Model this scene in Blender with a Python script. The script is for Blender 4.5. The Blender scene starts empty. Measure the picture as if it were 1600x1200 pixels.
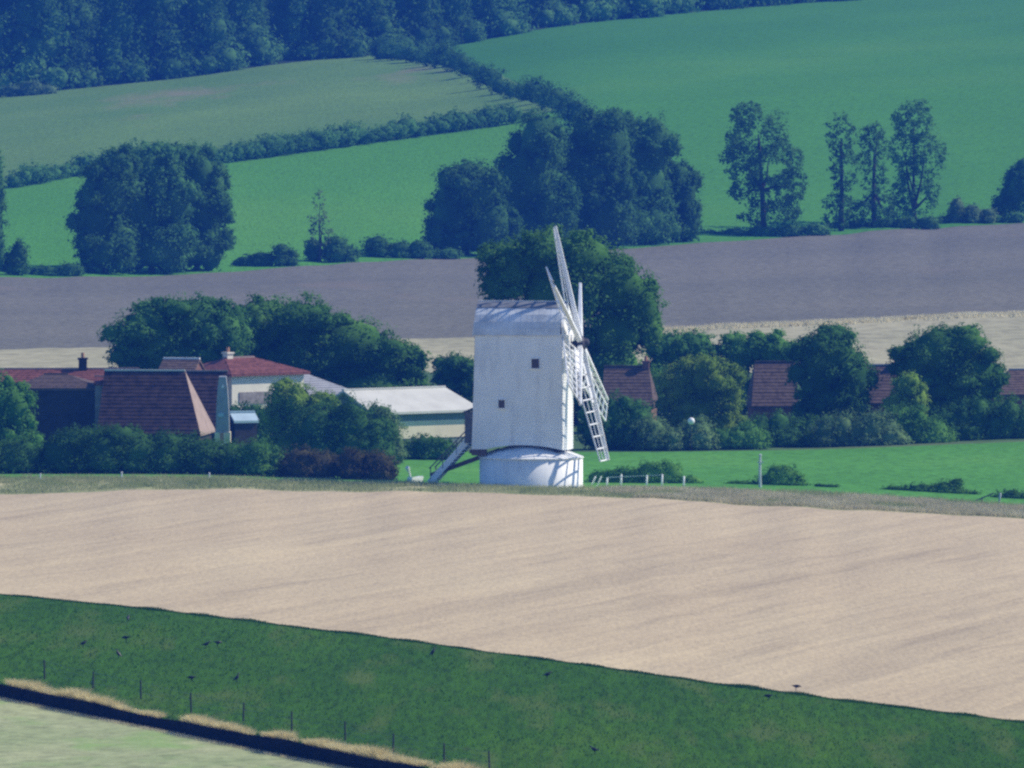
import bpy, math, random
import numpy as np
from mathutils import Vector, Matrix

# ------------------------------------------------------------------ camera
scene = bpy.context.scene
COL = scene.collection
F = 22500.0                      # focal length in photo pixels (1600 wide)
CAMZ = 45.0
PITCH = math.atan(0.045 + (600 - 765) / F)
cp, sp = math.cos(PITCH), math.sin(PITCH)
cam_d = bpy.data.cameras.new('camera')
cam = bpy.data.objects.new('camera', cam_d); COL.objects.link(cam)
cam_d.sensor_width = 36.0
cam_d.lens = 36.0 * F / 1600.0
cam_d.clip_start = 1.0
cam_d.clip_end = 20000.0
cam.location = (0, 0, CAMZ)
cam.rotation_euler = (math.pi / 2 - PITCH, 0, 0)
scene.camera = cam

# ------------------------------------------------------------------ light
SUN_EL = math.radians(40.0)
SUN_AZ = math.radians(76.0)      # from +Y towards +X
SUNV = Vector((math.sin(SUN_AZ) * math.cos(SUN_EL), math.cos(SUN_AZ) * math.cos(SUN_EL), math.sin(SUN_EL)))
world = bpy.data.worlds.new('World'); scene.world = world
world.use_nodes = True
wn = world.node_tree.nodes; wl = world.node_tree.links
sky = wn.new('ShaderNodeTexSky'); sky.sky_type = 'NISHITA'; sky.sun_disc = False
sky.sun_elevation = SUN_EL; sky.sun_rotation = SUN_AZ
sky.air_density = 1.0; sky.dust_density = 0.0; sky.ozone_density = 10.0
bg = wn['Background']; bg.inputs['Strength'].default_value = 0.14
wl.new(sky.outputs[0], bg.inputs['Color'])
sun_d = bpy.data.lights.new('sun', 'SUN'); sun_d.energy = 4.8; sun_d.angle = math.radians(0.5)
sun_d.color = (1.0, 0.90, 0.75)
sun = bpy.data.objects.new('sun', sun_d); COL.objects.link(sun)
sun.rotation_euler = SUNV.to_track_quat('Z', 'Y').to_euler()
vs = scene.view_settings
vs.view_transform = 'Standard'; vs.look = 'None'; vs.exposure = 0.28; vs.gamma = 1.0
vs.use_curve_mapping = False
scene.render.engine = 'CYCLES'
scene.cycles.use_denoising = False
scene.cycles.max_bounces = 6
scene.cycles.volume_bounces = 0
scene.cycles.use_adaptive_sampling = False
scene.cycles.pixel_filter_type = 'BLACKMAN_HARRIS'
scene.cycles.filter_width = 2.5
HAZE_DENSITY = 0.000175
HAZE_COLOR = (0.035, 0.165, 0.70)

rng = np.random.default_rng(7)
random.seed(7)

# ------------------------------------------------------------------ pixel <-> world
def ray(px, py):
    u = (np.asarray(px, float) - 800) / F; v = -(np.asarray(py, float) - 600) / F
    dy = cp + v * sp; dz = -sp + v * cp
    return u / dy, dz / dy                     # x and z per metre of Y
def P(px, py, Y):
    a, b = ray(px, py)
    return Vector((float(a) * Y, Y, CAMZ + float(b) * Y))
def px_of(x, Y): return 800 + np.asarray(x) / np.asarray(Y) * F * 1.0003
PXM = lambda Y: F / Y                          # pixels per metre at that depth

# ------------------------------------------------------------------ terrain: contour lines across the view
GX = np.arange(-9000, 10601, 10.0)
def smooth(a, s=6):
    k = np.exp(-0.5 * (np.arange(-3 * s, 3 * s + 1) / s) ** 2); k /= k.sum()
    return np.convolve(np.pad(a, 3 * s, mode='edge'), k, 'valid')
def tab(d, s=6):
    k = sorted(d); return smooth(np.interp(GX, k, [d[i] for i in k]), s)
def jitter(a, seed):
    r = np.random.default_rng(seed); n = smooth(r.normal(size=len(GX)), 2) * 2.2 + smooth(r.normal(size=len(GX)), 7) * 4
    return a * n
def line(pyd, Yd, s=6, jit=0.0):
    py = tab(pyd, s) + jitter(jit, int(sum(pyd.values()))); Y = tab(Yd, 20) if isinstance(Yd, dict) else np.full(GX.shape, float(Yd))
    return Y, CAMZ + ray(GX, py)[1] * Y
n1 = line({-700: 960, -300: 1036, 0: 1091, 100: 1112, 220: 1136, 300: 1152, 420: 1178, 560: 1204, 800: 1252, 1600: 1400, 2200: 1500}, {-700: 735, 0: 672, 560: 622, 1600: 546, 2200: 520}, 3)
zs = np.full(GX.shape, 5.0)
L_front0 = (np.full(GX.shape, -60.0), np.full(GX.shape, 42.5))
L_front1 = (np.full(GX.shape, 120.0), np.full(GX.shape, 30.0))
L_front2 = (np.full(GX.shape, 330.0), np.full(GX.shape, 8.0))
L_near = (np.full(GX.shape, 470.0), n1[1] - 0.6)
L_lip = n1
L_ditch = (n1[0] + 1.1, n1[1] - 0.75)
bt = line({-700: 936, -300: 1012, 0: 1069, 45: 1080, 100: 1089, 150: 1100, 190: 1113, 230: 1117, 300: 1131, 400: 1149, 450: 1157, 540: 1174, 640: 1196, 800: 1228, 1600: 1376, 2200: 1476}, 1.0, 2, .9)
L_bank = (n1[0] + 1.9, CAMZ + (bt[1] - CAMZ) * (n1[0] + 1.9))
L_green = line({-700: 850, 0: 929, 250: 953, 500: 983, 800: 1022, 1200: 1078, 1600: 1127, 2200: 1200}, {-700: 800, 0: 760, 1600: 650, 2200: 615}, 8, 0.4)
L_stub = line({-300: 778, 0: 774, 300: 764, 600: 768, 700: 770, 800: 773, 900: 774, 1000: 780, 1200: 789, 1400: 799, 1600: 812, 1900: 830}, 985, 5, 1.0)
L_verge = line({-300: 747, 0: 746, 300: 746, 600: 754, 700: 757, 800: 762, 1000: 763, 1200: 766, 1400: 776, 1600: 792, 1900: 800}, 1002, 8)
L_pad = line({-300: 705, 600: 705, 950: 707, 1300: 703, 1600: 689, 2000: 680}, 1075, 10)
L_vill = line({0: 582}, 1250)
L_straw = line({-300: 555, 0: 547, 300: 541, 700: 527, 1080: 514, 1600: 490, 2000: 478}, {0: 1350, 1600: 1430}, 8, 1.0)
L_plough = line({-300: 440, 0: 433, 200: 433, 350: 425, 600: 408, 750: 403, 1000: 388, 1100: 378, 1300: 366, 1600: 348, 1900: 335}, {0: 1720, 1600: 1900}, 5, 1.0)
L_mid = line({-300: 310, 20: 291, 120: 271, 360: 252, 600: 219, 790: 192, 870: 168, 1200: 150, 1600: 130, 2000: 115}, {0: 1950, 800: 2060, 1600: 2150}, 6)
L_wood = line({-300: 175, 0: 150, 150: 136, 300: 120, 450: 97, 560: 88, 640: 82, 700: 74, 850: 43, 1000: 26, 1200: 9, 1400: -6, 1600: -20, 2200: -50}, {0: 2400, 560: 2450, 1600: 2700}, 5)
L_hill = (np.full(GX.shape, 3200.0), np.full(GX.shape, 52.0))
L_far = (np.full(GX.shape, 4600.0), np.full(GX.shape, 70.0))
L_end = (np.full(GX.shape, 6000.0), np.full(GX.shape, 60.0))
LINES = [L_front0, L_front1, L_front2, L_near, L_lip, L_ditch, L_bank, L_green, L_stub, L_verge, L_pad, L_vill, L_straw, L_plough, L_mid, L_wood, L_hill, L_far, L_end]

def ground_z(px, Y):
    """terrain height on the column px at depth Y"""
    ys = np.array([np.interp(px, GX, l[0]) for l in LINES]); zz = np.array([np.interp(px, GX, l[1]) for l in LINES])
    return float(np.interp(Y, ys, zz))
def gz(x, Y): return ground_z(float(px_of(x, Y)), Y)
def at(px, py):
    """the ground point seen at a pixel"""
    ys = np.array([np.interp(px, GX, l[0]) for l in LINES]); zz = np.array([np.interp(px, GX, l[1]) for l in LINES])
    Y = np.arange(500, 3200, 0.5); z = np.interp(Y, ys, zz)
    rz = CAMZ + float(ray(px, py)[1]) * Y
    k = int(np.argmax(rz <= z)) if (rz <= z).any() else len(Y) - 1
    y = float(Y[k]); return Vector((float(ray(px, py)[0]) * y, y, float(z[k])))
def onY(px, Y):
    return Vector((float(ray(px, 600)[0]) * Y, Y, ground_z(px, Y)))

# ------------------------------------------------------------------ materials
def mat(name):
    m = bpy.data.materials.new(name); m.use_nodes = True
    nt = m.node_tree; b = nt.nodes['Principled BSDF']
    b.inputs['Roughness'].default_value = 0.8
    b.inputs['Specular IOR Level'].default_value = 0.2
    return m, nt, b
def noise_chain(nt, scale=(1, 1, 1), nscale=1.0, detail=5, rot=0.0, rough=0.6, coord='Object', dist=0.0):
    tc = nt.nodes.new('ShaderNodeTexCoord'); mp = nt.nodes.new('ShaderNodeMapping')
    mp.inputs['Scale'].default_value = scale; mp.inputs['Rotation'].default_value = (0, 0, rot)
    nz = nt.nodes.new('ShaderNodeTexNoise'); nz.inputs['Scale'].default_value = nscale
    nz.inputs['Detail'].default_value = detail; nz.inputs['Roughness'].default_value = rough
    nz.inputs['Distortion'].default_value = dist
    mr_ = nt.nodes.new('ShaderNodeMapping'); mr_.inputs['Rotation'].default_value = (0, 0, rot); mp.inputs['Rotation'].default_value = (0, 0, 0)
    nt.links.new(tc.outputs[coord], mr_.inputs[0]); nt.links.new(mr_.outputs[0], mp.inputs[0]); nt.links.new(mp.outputs[0], nz.inputs['Vector'])
    return nz
def ramp(nt, fac, stops):
    r = nt.nodes.new('ShaderNodeValToRGB'); e = r.color_ramp.elements
    while len(e) < len(stops): e.new(0.5)
    for el, (p, c) in zip(e, stops): el.position = p; el.color = (*c, 1)
    nt.links.new(fac, r.inputs[0]); return r.outputs[0]
def mix(nt, a, b, fac, mode='MIX'):
    m = nt.nodes.new('ShaderNodeMix'); m.data_type = 'RGBA'; m.blend_type = mode
    for s, v in ((m.inputs[6], a), (m.inputs[7], b), (m.inputs[0], fac)):
        if hasattr(v, 'is_linked'): nt.links.new(v, s)
        elif isinstance(v, tuple): s.default_value = (*v, 1)
        else: s.default_value = v
    return m.outputs[2]
def bump(nt, b, h, dist, strength=1.0):
    bp = nt.nodes.new('ShaderNodeBump'); bp.inputs['Distance'].default_value = dist; bp.inputs['Strength'].default_value = strength
    nt.links.new(h, bp.inputs['Height']); nt.links.new(bp.outputs[0], b.inputs['Normal'])
def field_mat(name, c1, c2, c3, big=0.02, bigscale=(1, 0.35, 1), rot=0.0, fine=0.8, finescale=(1, 0.25, 1), bumpd=0.1, patch=None, con=1.0):
    m, nt, b = mat(name)
    n = noise_chain(nt, bigscale, big, 6, rot)
    f = noise_chain(nt, finescale, fine, 6, rot, 0.7)
    a = ramp(nt, n.outputs[0], [(0.3, c1), (0.5, c2), (0.7, c3)])
    g = ramp(nt, f.outputs[0], [(0.25, (1 - .45 * con,) * 3), (0.5, (1, 1, 1)), (0.8, (1 + .35 * con,) * 3)])
    col = mix(nt, a, g, 1.0, 'MULTIPLY')
    if patch:
        pn = noise_chain(nt, patch[1], patch[2], 5)
        pf = ramp(nt, pn.outputs[0], [(patch[3], (0, 0, 0)), (patch[3] + 0.15, (1, 1, 1))])
        col = mix(nt, col, patch[0], pf)
    nt.links.new(col, b.inputs['Base Color']); b.inputs['Roughness'].default_value = 0.95
    b.inputs['Specular IOR Level'].default_value = 0.05
    bump(nt, b, f.outputs[0], bumpd)
    return m
def plain(name, c, var=0.15, scale=1.5, rough=0.7, bumpd=0.01, spec=0.2, metal=0.0):
    m, nt, b = mat(name)
    n = noise_chain(nt, (1, 1, 1), scale, 5)
    lo = tuple(max(0, v * (1 - 2 * var)) for v in c); hi = tuple(min(1, v * (1 + var)) for v in c)
    nt.links.new(ramp(nt, n.outputs[0], [(0.3, lo), (0.55, c), (0.75, hi)]), b.inputs['Base Color'])
    b.inputs['Roughness'].default_value = rough; b.inputs['Specular IOR Level'].default_value = spec
    b.inputs['Metallic'].default_value = metal
    bump(nt, b, n.outputs[0], bumpd)
    return m
def leaf_mat(name, dark, light, scale=0.5):
    m = bpy.data.materials.new(name); m.use_nodes = True; nt = m.node_tree; nt.nodes.clear()
    out = nt.nodes.new('ShaderNodeOutputMaterial')
    n = noise_chain(nt, (1, 1, 1), scale, 4)
    oi = nt.nodes.new('ShaderNodeObjectInfo')
    c = ramp(nt, n.outputs[0], [(0.32, dark), (0.55, tuple((a + b) / 2 for a, b in zip(dark, light))), (0.72, light)])
    hs = nt.nodes.new('ShaderNodeHueSaturation')
    mr = nt.nodes.new('ShaderNodeMapRange'); mr.inputs[3].default_value = 0.8; mr.inputs[4].default_value = 1.2
    nt.links.new(oi.outputs['Random'], mr.inputs[0]); nt.links.new(mr.outputs[0], hs.inputs['Value']); nt.links.new(c, hs.inputs['Color'])
    d = nt.nodes.new('ShaderNodeBsdfDiffuse'); t = nt.nodes.new('ShaderNodeBsdfTranslucent'); mx = nt.nodes.new('ShaderNodeMixShader')
    mx.inputs[0].default_value = 0.38
    nt.links.new(hs.outputs[0], d.inputs[0]); nt.links.new(hs.outputs[0], t.inputs[0])
    nt.links.new(d.outputs[0], mx.inputs[1]); nt.links.new(t.outputs[0], mx.inputs[2]); nt.links.new(mx.outputs[0], out.inputs[0])
    return m

M = {}
M['near_grass'] = field_mat('pale_cut_grass', (.25, .31, .14), (.33, .36, .19), (.38, .41, .20), 0.10, (1, .5, 1), 0.2, 1.2, (1, .5, 1), .08, ((.24, .36, .12), (1, .35, 1), .22, .55))
M['green'] = field_mat('dark_green_crop', (.024, .080, .001), (.036, .106, .002), (.060, .130, .004), 0.10, (1, .13, 1), 0.0, 3.0, (1, .07, 1), .07, ((.070, .122, .018), (1, .10, 1), .40, .53), con=1.25)
M['paddock'] = field_mat('bright_paddock_grass', (.07, .23, .035), (.085, .265, .042), (.11, .30, .05), 0.06, (1, .4, 1), 0.0, 1.5, (1, .4, 1), .06)
M['mid'] = field_mat('light_green_pasture', (.065, .235, .022), (.082, .265, .026), (.115, .30, .032), .010, (1, .25, 1), 0, 2.5, (1, .12, 1), .08, con=.8)
M['upper'] = field_mat('pale_rough_pasture', (.10, .215, .040), (.13, .245, .05), (.155, .275, .055), .02, (1, .35, 1), .1, 2.2, (1, .12, 1), .1, ((.29, .235, .15), (1, .22, 1), .024, .58), con=.85)
M['right'] = field_mat('wide_hill_pasture', (.050, .195, .020), (.072, .24, .025), (.115, .295, .034), .006, (1, .3, 1), .25, 2.5, (1, .12, 1), .08, con=.8)
M['plough'] = field_mat('bare_brown_soil', (.148, .148, .116), (.170, .168, .130), (.195, .188, .143), .022, (.4, .5, 1), .1, 2.2, (.5, .22, 1), .14, ((.205, .180, .14), (1, .2, 1), .05, .58), con=1.15)
M['straw'] = field_mat('dry_straw_ground', (.33, .32, .19), (.38, .36, .22), (.44, .41, .25), .03, (1, .4, 1), 0, .5, (1, .3, 1), .1)
M['rough'] = field_mat('rough_verge_grass', (.19, .24, .09), (.32, .33, .16), (.45, .42, .24), .25, (1, .4, 1), 0, 1.2, (1, .4, 1), .15)
M['ground'] = field_mat('open_farmland', (.07, .13, .05), (.10, .18, .06), (.14, .22, .08), .01, (1, 1, 1), 0, .3, (1, 1, 1), .2)
M['village'] = field_mat('village_rough_grass', (.05, .10, .04), (.08, .15, .05), (.14, .17, .08), .05, (1, 1, 1), 0, .5, (1, 1, 1), .1)
M['woodfloor'] = field_mat('woodland_floor', (.02, .035, .015), (.028, .048, .02), (.04, .065, .025), .05, (1, 1, 1), 0, .5, (1, 1, 1), .1)
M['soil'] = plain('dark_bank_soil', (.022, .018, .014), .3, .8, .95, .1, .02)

def stubble_mat():
    m, nt, b = mat('pale_stubble')
    n = noise_chain(nt, (1, .12, 1), .10, 6)
    s = noise_chain(nt, (1.0, .0035, 1), .70, 5, math.radians(9), .6, dist=.10)
    s2 = noise_chain(nt, (1.0, .0045, 1), .22, 4, math.radians(8.5), .55, dist=.2)
    f = noise_chain(nt, (1, .07, 1), 5.0, 6, 0, .75)
    a = ramp(nt, n.outputs[0], [(0.3, (.46, .372, .238)), (0.5, (.485, .397, .254)), (0.7, (.51, .422, .269))])
    st = ramp(nt, s.outputs[0], [(0.34, (.84, .84, .86)), (0.44, (.97, .97, .97)), (0.55, (1, 1, 1)), (0.70, (1.06, 1.06, 1.05))])
    st2 = ramp(nt, s2.outputs[0], [(0.33, (.90, .90, .91)), (0.45, (.985, .985, .985)), (0.55, (1, 1, 1)), (0.7, (1.07, 1.07, 1.05))])
    g = ramp(nt, f.outputs[0], [(0.25, (.72, .72, .76)), (0.5, (1, 1, 1)), (0.75, (1.22, 1.21, 1.16))])
    col = mix(nt, mix(nt, mix(nt, a, st, 1.0, 'MULTIPLY'), st2, 1.0, 'MULTIPLY'), g, 1.0, 'MULTIPLY')
    nt.links.new(col, b.inputs['Base Color']); b.inputs['Roughness'].default_value = .95; b.inputs['Specular IOR Level'].default_value = .05
    bump(nt, b, s.outputs[0], .12)
    return m
M['stubble'] = stubble_mat()
def white_paint():
    m, nt, b = mat('white_weatherboard_paint')
    n = noise_chain(nt, (1, 1, .18), 1.6, 6, 0, .65); g = noise_chain(nt, (1, 1, 1), .5, 4)
    a = ramp(nt, n.outputs[0], [(0.3, (.68, .69, .68)), (0.48, (.82, .83, .81)), (0.7, (.85, .86, .84))])
    c = ramp(nt, g.outputs[0], [(0.3, (.88, .90, .92)), (0.6, (1, 1, 1))])
    nt.links.new(mix(nt, a, c, 1.0, 'MULTIPLY'), b.inputs['Base Color']); b.inputs['Roughness'].default_value = .6
    bump(nt, b, n.outputs[0], .004)
    return m
M['white'] = white_paint()
M['sail_white'] = plain('bright_white_sail_paint', (.84, .85, .84), .04, 1.0, .5, .002)
M['grey_white'] = plain('greyish_white_paint', (.50, .55, .56), .12, 2.0, .7)
M['cream_wall'] = plain('cream_render', (.74, .66, .48), .06, 1.0, .9)
M['pale_wall'] = plain('pale_render', (.78, .74, .60), .05, 1.0, .9)
M['brick_wall'] = plain('weathered_brick_wall', (.22, .12, .09), .2, 2.5, .9, .02)
M['flint_wall'] = plain('grey_flint_wall', (.30, .28, .26), .2, 2.5, .9, .02)
M['red_tile'] = plain('red_clay_tile', (.21, .080, .062), .32, 3.0, .85, .03)
M['brown_tile'] = plain('weathered_brown_tile', (.125, .090, .070), .28, 3.0, .85, .03)
M['ridge_and_sunlit_tile'] = plain('pink_ridge_sunlit_hip_tile', (.34, .255, .215), .12, 1.5, .85, .03)  # pink ridge tile; on the barn hip its paleness paints in sunlight
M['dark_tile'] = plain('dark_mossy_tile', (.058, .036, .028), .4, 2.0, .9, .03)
M['slate'] = plain('grey_slate', (.36, .37, .38), .12, 1.2, .6, .02)
M['white_sheet'] = plain('white_sheet_roof', (.56, .56, .50), .07, .6, .7, .01)
M['green_board'] = plain('grey_green_cladding', (.17, .23, .20), .08, 1.0, .8)
M['dark_wood'] = plain('dark_tarred_timber', (.05, .042, .038), .2, 1.5, .8)
M['brown_wood'] = plain('brown_timber', (.13, .085, .06), .2, 2.0, .8)
M['grey_wood'] = plain('grey_weathered_timber', (.16, .15, .13), .2, 3.0, .85)
M['post_wood'] = plain('dark_fence_timber', (.06, .07, .05), .2, 3.0, .85)
M['iron'] = plain('black_iron', (.035, .035, .04), .2, 3.0, .5, .005, .4)
M['wire'] = plain('galvanised_wire', (.14, .15, .14), .1, 3.0, .5, .001, .4, .3)
M['glass'] = plain('dark_window_glass', (.02, .025, .03), .2, 1.0, .12, .001, .5)
M['roof_paint'] = plain('weathered_white_roof_felt', (.62, .66, .68), .16, .8, .7, .02)
M['lead'] = plain('grey_lead_sheet', (.20, .21, .22), .25, 1.2, .6, .01)
M['crow'] = plain('black_feather', (.012, .012, .015), .2, 8, .45, .002, .4)
M['bark'] = plain('grey_brown_bark', (.055, .052, .042), .25, 2.0, .9, .03)
M['blue_sheet'] = plain('pale_blue_sheet', (.42, .55, .62), .08, 1.0, .5)
M['orange_brick'] = plain('orange_brick', (.48, .26, .15), .15, 2.0, .9)
M['white_plastic'] = plain('white_plastic', (.82, .82, .80), .03, 1.0, .35)
M['dry'] = leaf_mat('dry_yellow_grass', (.62, .52, .24), (.88, .78, .44), .8)
M['verge_blade'] = leaf_mat('verge_grass_blades', (.19, .25, .09), (.46, .45, .25), .35)
M['straw_blade'] = leaf_mat('bleached_grass_blades', (.55, .50, .30), (.80, .75, .52), .3)
M['field_blade'] = leaf_mat('crop_edge_blades', (.025, .085, .010), (.065, .15, .022), .5)
M['leaf'] = leaf_mat('dark_green_leaves', (0.047, 0.150, 0.027), (0.176, 0.386, 0.073), .35)
M['leaf2'] = leaf_mat('deep_green_leaves', (0.035, 0.114, 0.027), (0.128, 0.299, 0.067), .35)
M['leaf_light'] = leaf_mat('light_green_leaves', (0.117, 0.242, 0.030), (0.330, 0.485, 0.075), .35)
M['leaf_grey'] = leaf_mat('greyish_green_leaves', (0.076, 0.159, 0.059), (0.227, 0.359, 0.140), .35)
M['leaf_brown'] = leaf_mat('reddish_brown_leaves', (0.051, 0.055, 0.025), (0.145, 0.132, 0.059), .5)
M['leaf_far'] = leaf_mat('distant_tree_leaves', (0.039, 0.122, 0.034), (0.127, 0.301, 0.073), .22)
M['leaf_wood'] = leaf_mat('woodland_leaves', (0.046, 0.135, 0.032), (0.163, 0.360, 0.082), .16)

# ------------------------------------------------------------------ mesh helpers
class MB:
    def __init__(s): s.v = []; s.f = []
    def add(s, vs_, fs_):
        o = len(s.v); s.v += [tuple(v) for v in vs_]; s.f += [tuple(i + o for i in f) for f in fs_]; return s
    def box(s, c, d, R=None):
        hx, hy, hz = d[0] / 2, d[1] / 2, d[2] / 2; c = Vector(c)
        vv = [Vector((x, y, z)) for z in (-hz, hz) for y in (-hy, hy) for x in (-hx, hx)]
        if R is not None: vv = [R @ v for v in vv]
        return s.add([c + v for v in vv], [(0, 2, 3, 1), (4, 5, 7, 6), (0, 1, 5, 4), (2, 6, 7, 3), (0, 4, 6, 2), (1, 3, 7, 5)])
    def bar(s, a, b, w, h, up=(0, 0, 1)):
        a, b = Vector(a), Vector(b); d = (b - a); L = d.length; d.normalize(); up = Vector(up)
        if abs(d.dot(up)) > .98: up = Vector((1, 0, 0))
        sx = d.cross(up).normalized(); u = sx.cross(d).normalized()
        R = Matrix((d, sx, u)).transposed()
        return s.box((a + b) / 2, (L, w, h), R)
    def tube(s, pts, rad, n=7, cap=True):
        pts = [Vector(p) for p in pts]; rings = []
        for i, p in enumerate(pts):
            t = (pts[min(i + 1, len(pts) - 1)] - pts[max(i - 1, 0)]).normalized()
            a = t.cross(Vector((0.13, 0.97, .2))).normalized(); b = t.cross(a)
            r = rad[i] if hasattr(rad, '__len__') else rad
            rings.append([p + a * r * math.cos(2 * math.pi * k / n) + b * r * math.sin(2 * math.pi * k / n) for k in range(n)])
        fs = []
        for i in range(len(pts) - 1):
            for k in range(n): fs.append((i * n + k, i * n + (k + 1) % n, (i + 1) * n + (k + 1) % n, (i + 1) * n + k))
        if cap: fs += [tuple(range(n))[::-1], tuple((len(pts) - 1) * n + k for k in range(n))]
        return s.add([v for r in rings for v in r], fs)
    def lathe(s, prof, n=48, c=(0, 0, 0)):
        vv = [(c[0] + r * math.cos(2 * math.pi * k / n), c[1] + r * math.sin(2 * math.pi * k / n), c[2] + z) for r, z in prof for k in range(n)]
        fs = [(i * n + k, i * n + (k + 1) % n, (i + 1) * n + (k + 1) % n, (i + 1) * n + k) for i in range(len(prof) - 1) for k in range(n)]
        return s.add(vv, fs)
    def prism(s, poly, y0, y1, axis=1):
        n = len(poly)
        if axis == 1: vv = [(x, y0, z) for x, z in poly] + [(x, y1, z) for x, z in poly]
        else: vv = [(y0, x, z) for x, z in poly] + [(y1, x, z) for x, z in poly]
        return s.add(vv, [tuple(range(n)), tuple(range(2 * n - 1, n - 1, -1))] + [(i, i + n, (i + 1) % n + n, (i + 1) % n) for i in range(n)])
    def build(s, name, m, parent=None, smooth_=False):
        me = bpy.data.meshes.new(name); me.from_pydata(s.v, [], s.f)
        me.materials.append(M[m] if isinstance(m, str) else m)
        if smooth_: me.polygons.foreach_set('use_smooth', [True] * len(me.polygons))
        import bmesh
        bm = bmesh.new(); bm.from_mesh(me); bmesh.ops.recalc_face_normals(bm, faces=bm.faces); bm.to_mesh(me); bm.free()
        o = bpy.data.objects.new(name, me); COL.objects.link(o)
        if parent is not None: o.parent = parent
        return o
def npmesh(name, V, Q, m, parent=None, smooth_=False):
    """big mesh from numpy arrays: V (n,3), Q (m,k)"""
    me = bpy.data.meshes.new(name); V = np.ascontiguousarray(V, np.float32); Q = np.ascontiguousarray(Q, np.int32)
    k = Q.shape[1]
    me.vertices.add(len(V)); me.vertices.foreach_set('co', V.ravel())
    me.loops.add(Q.size); me.loops.foreach_set('vertex_index', Q.ravel())
    me.polygons.add(len(Q)); me.polygons.foreach_set('loop_start', np.arange(0, Q.size, k, dtype=np.int32))
    me.polygons.foreach_set('loop_total', np.full(len(Q), k, np.int32))
    if smooth_: me.polygons.foreach_set('use_smooth', np.ones(len(Q), bool))
    me.materials.append(M[m] if isinstance(m, str) else m)
    me.update(calc_edges=True); me.validate()
    o = bpy.data.objects.new(name, me); COL.objects.link(o)
    if parent is not None: o.parent = parent
    return o
def tag(o, label=None, cat=None, group=None, kind=None):
    for k, v in (('label', label), ('category', cat), ('group', group), ('kind', kind)):
        if v: o[k] = v
    return o
def empty(name, loc, rz=0.0, label=None, cat=None, group=None):
    o = bpy.data.objects.new(name, None); COL.objects.link(o); o.location = loc; o.rotation_euler = (0, 0, rz)
    o.empty_display_size = .3
    return tag(o, label, cat, group)
def copy_tree(o, parent=None):
    c = o.copy(); COL.objects.link(c); c.parent = parent
    for ch in list(o.children): copy_tree(ch, c)
    return c

# ------------------------------------------------------------------ the ground and fields
def vnoise(x, y, f, seed):
    r = np.random.default_rng(seed); ph = r.uniform(0, 6.28, 8); a = r.uniform(0, 6.28, 8); s = r.uniform(.6, 1.6, 8)
    return sum(np.sin((x * np.cos(a[i]) + y * np.sin(a[i])) * f * s[i] + ph[i]) for i in range(8)) / 8
def sheet(name, La, Lb, m, lift=0.0, pa=-3000, pb=4600, step=20, nv=24, amp=0.05, fa=None, fb=None, label=None):
    px = np.arange(pa, pb + 1, step, dtype=float); t = np.linspace(0, 1, nv)
    T, PX = np.meshgrid(t, px, indexing='ij')
    if fa is not None:                                   # left edge follows fa(t)
        u = (px - pa) / (pb - pa); PX = fa(T) + (fb(T) - fa(T)) * u[None, :]
    ip = lambda l, k: np.interp(PX, GX, l[k])
    Y = ip(La, 0) * (1 - T) + ip(Lb, 0) * T; Z = ip(La, 1) * (1 - T) + ip(Lb, 1) * T
    X = (PX - 800) / F * Y / (cp + .002 * 0)
    Z = Z + lift + amp * vnoise(X, Y, .25, 3) * np.sin(np.pi * T)
    n, k = Y.shape; idx = np.arange(n * k).reshape(n, k)
    Q = np.stack([idx[:-1, :-1], idx[:-1, 1:], idx[1:, 1:], idx[1:, :-1]], -1).reshape(-1, 4)
    o = npmesh(name, np.stack([X, Y, Z], -1).reshape(-1, 3), Q, m, smooth_=True)
    o['kind'] = 'structure'
    return o
# base ground: one wide sheet a little below everything
def base_ground():
    px = np.r_[-9000, np.arange(-3000, 4601, 100.0), 10600]
    Y = np.array([np.interp(px, GX, l[0]) for l in LINES]); Z = np.array([np.interp(px, GX, l[1]) for l in LINES]) - 2.2
    X = (px[None, :] - 800) / F * Y
    X[:, 0] = -4000; X[:, -1] = 4000
    n, k = Y.shape; idx = np.arange(n * k).reshape(n, k)
    Q = np.stack([idx[:-1, :-1], idx[:-1, 1:], idx[1:, 1:], idx[1:, :-1]], -1).reshape(-1, 4)
    o = npmesh('ground', np.stack([X, Y, Z], -1).reshape(-1, 3), Q, 'ground'); o['kind'] = 'structure'
base_ground()
sheet('near_field', L_near, L_lip, 'near_grass', nv=40, step=10, pa=-1500, pb=2600)
sheet('slope', L_front2, L_near, 'ground', nv=8)
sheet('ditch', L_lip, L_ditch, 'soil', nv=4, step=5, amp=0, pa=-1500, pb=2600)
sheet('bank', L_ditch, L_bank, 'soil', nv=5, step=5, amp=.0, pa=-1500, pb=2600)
sheet('green_field', L_bank, L_green, 'green', nv=60, step=10, pa=-1500, pb=2800)
sheet('stubble_field', L_green, L_stub, 'stubble', nv=90, amp=.14)
sheet('verge', L_stub, L_verge, 'rough', nv=12, amp=.12, step=5, pa=-1500, pb=2800)
sheet('paddock', L_verge, L_pad, 'paddock', nv=20)
sheet('village_ground', L_pad, L_vill, 'village', nv=12)
sheet('straw_strip', L_vill, L_straw, 'straw', nv=12)
sheet('ploughed_field', L_straw, L_plough, 'plough', nv=40, amp=.25)
sheet('pasture', L_plough, L_mid, 'mid', nv=30, amp=.4, pb=870, step=18)
sheet('lower_hill_pasture', L_plough, L_mid, 'right', nv=30, amp=.4, pa=870, pb=4600, step=20)
DT = [0, .2, .48, .75, 1.0]; DP = [872, 842, 786, 708, 600]
diag = lambda t: np.interp(t, DT, DP)
sheet('upper_pasture', L_mid, L_wood, 'upper', nv=40, amp=.5, fa=lambda T: 0 * T - 3000, fb=diag)
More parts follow.
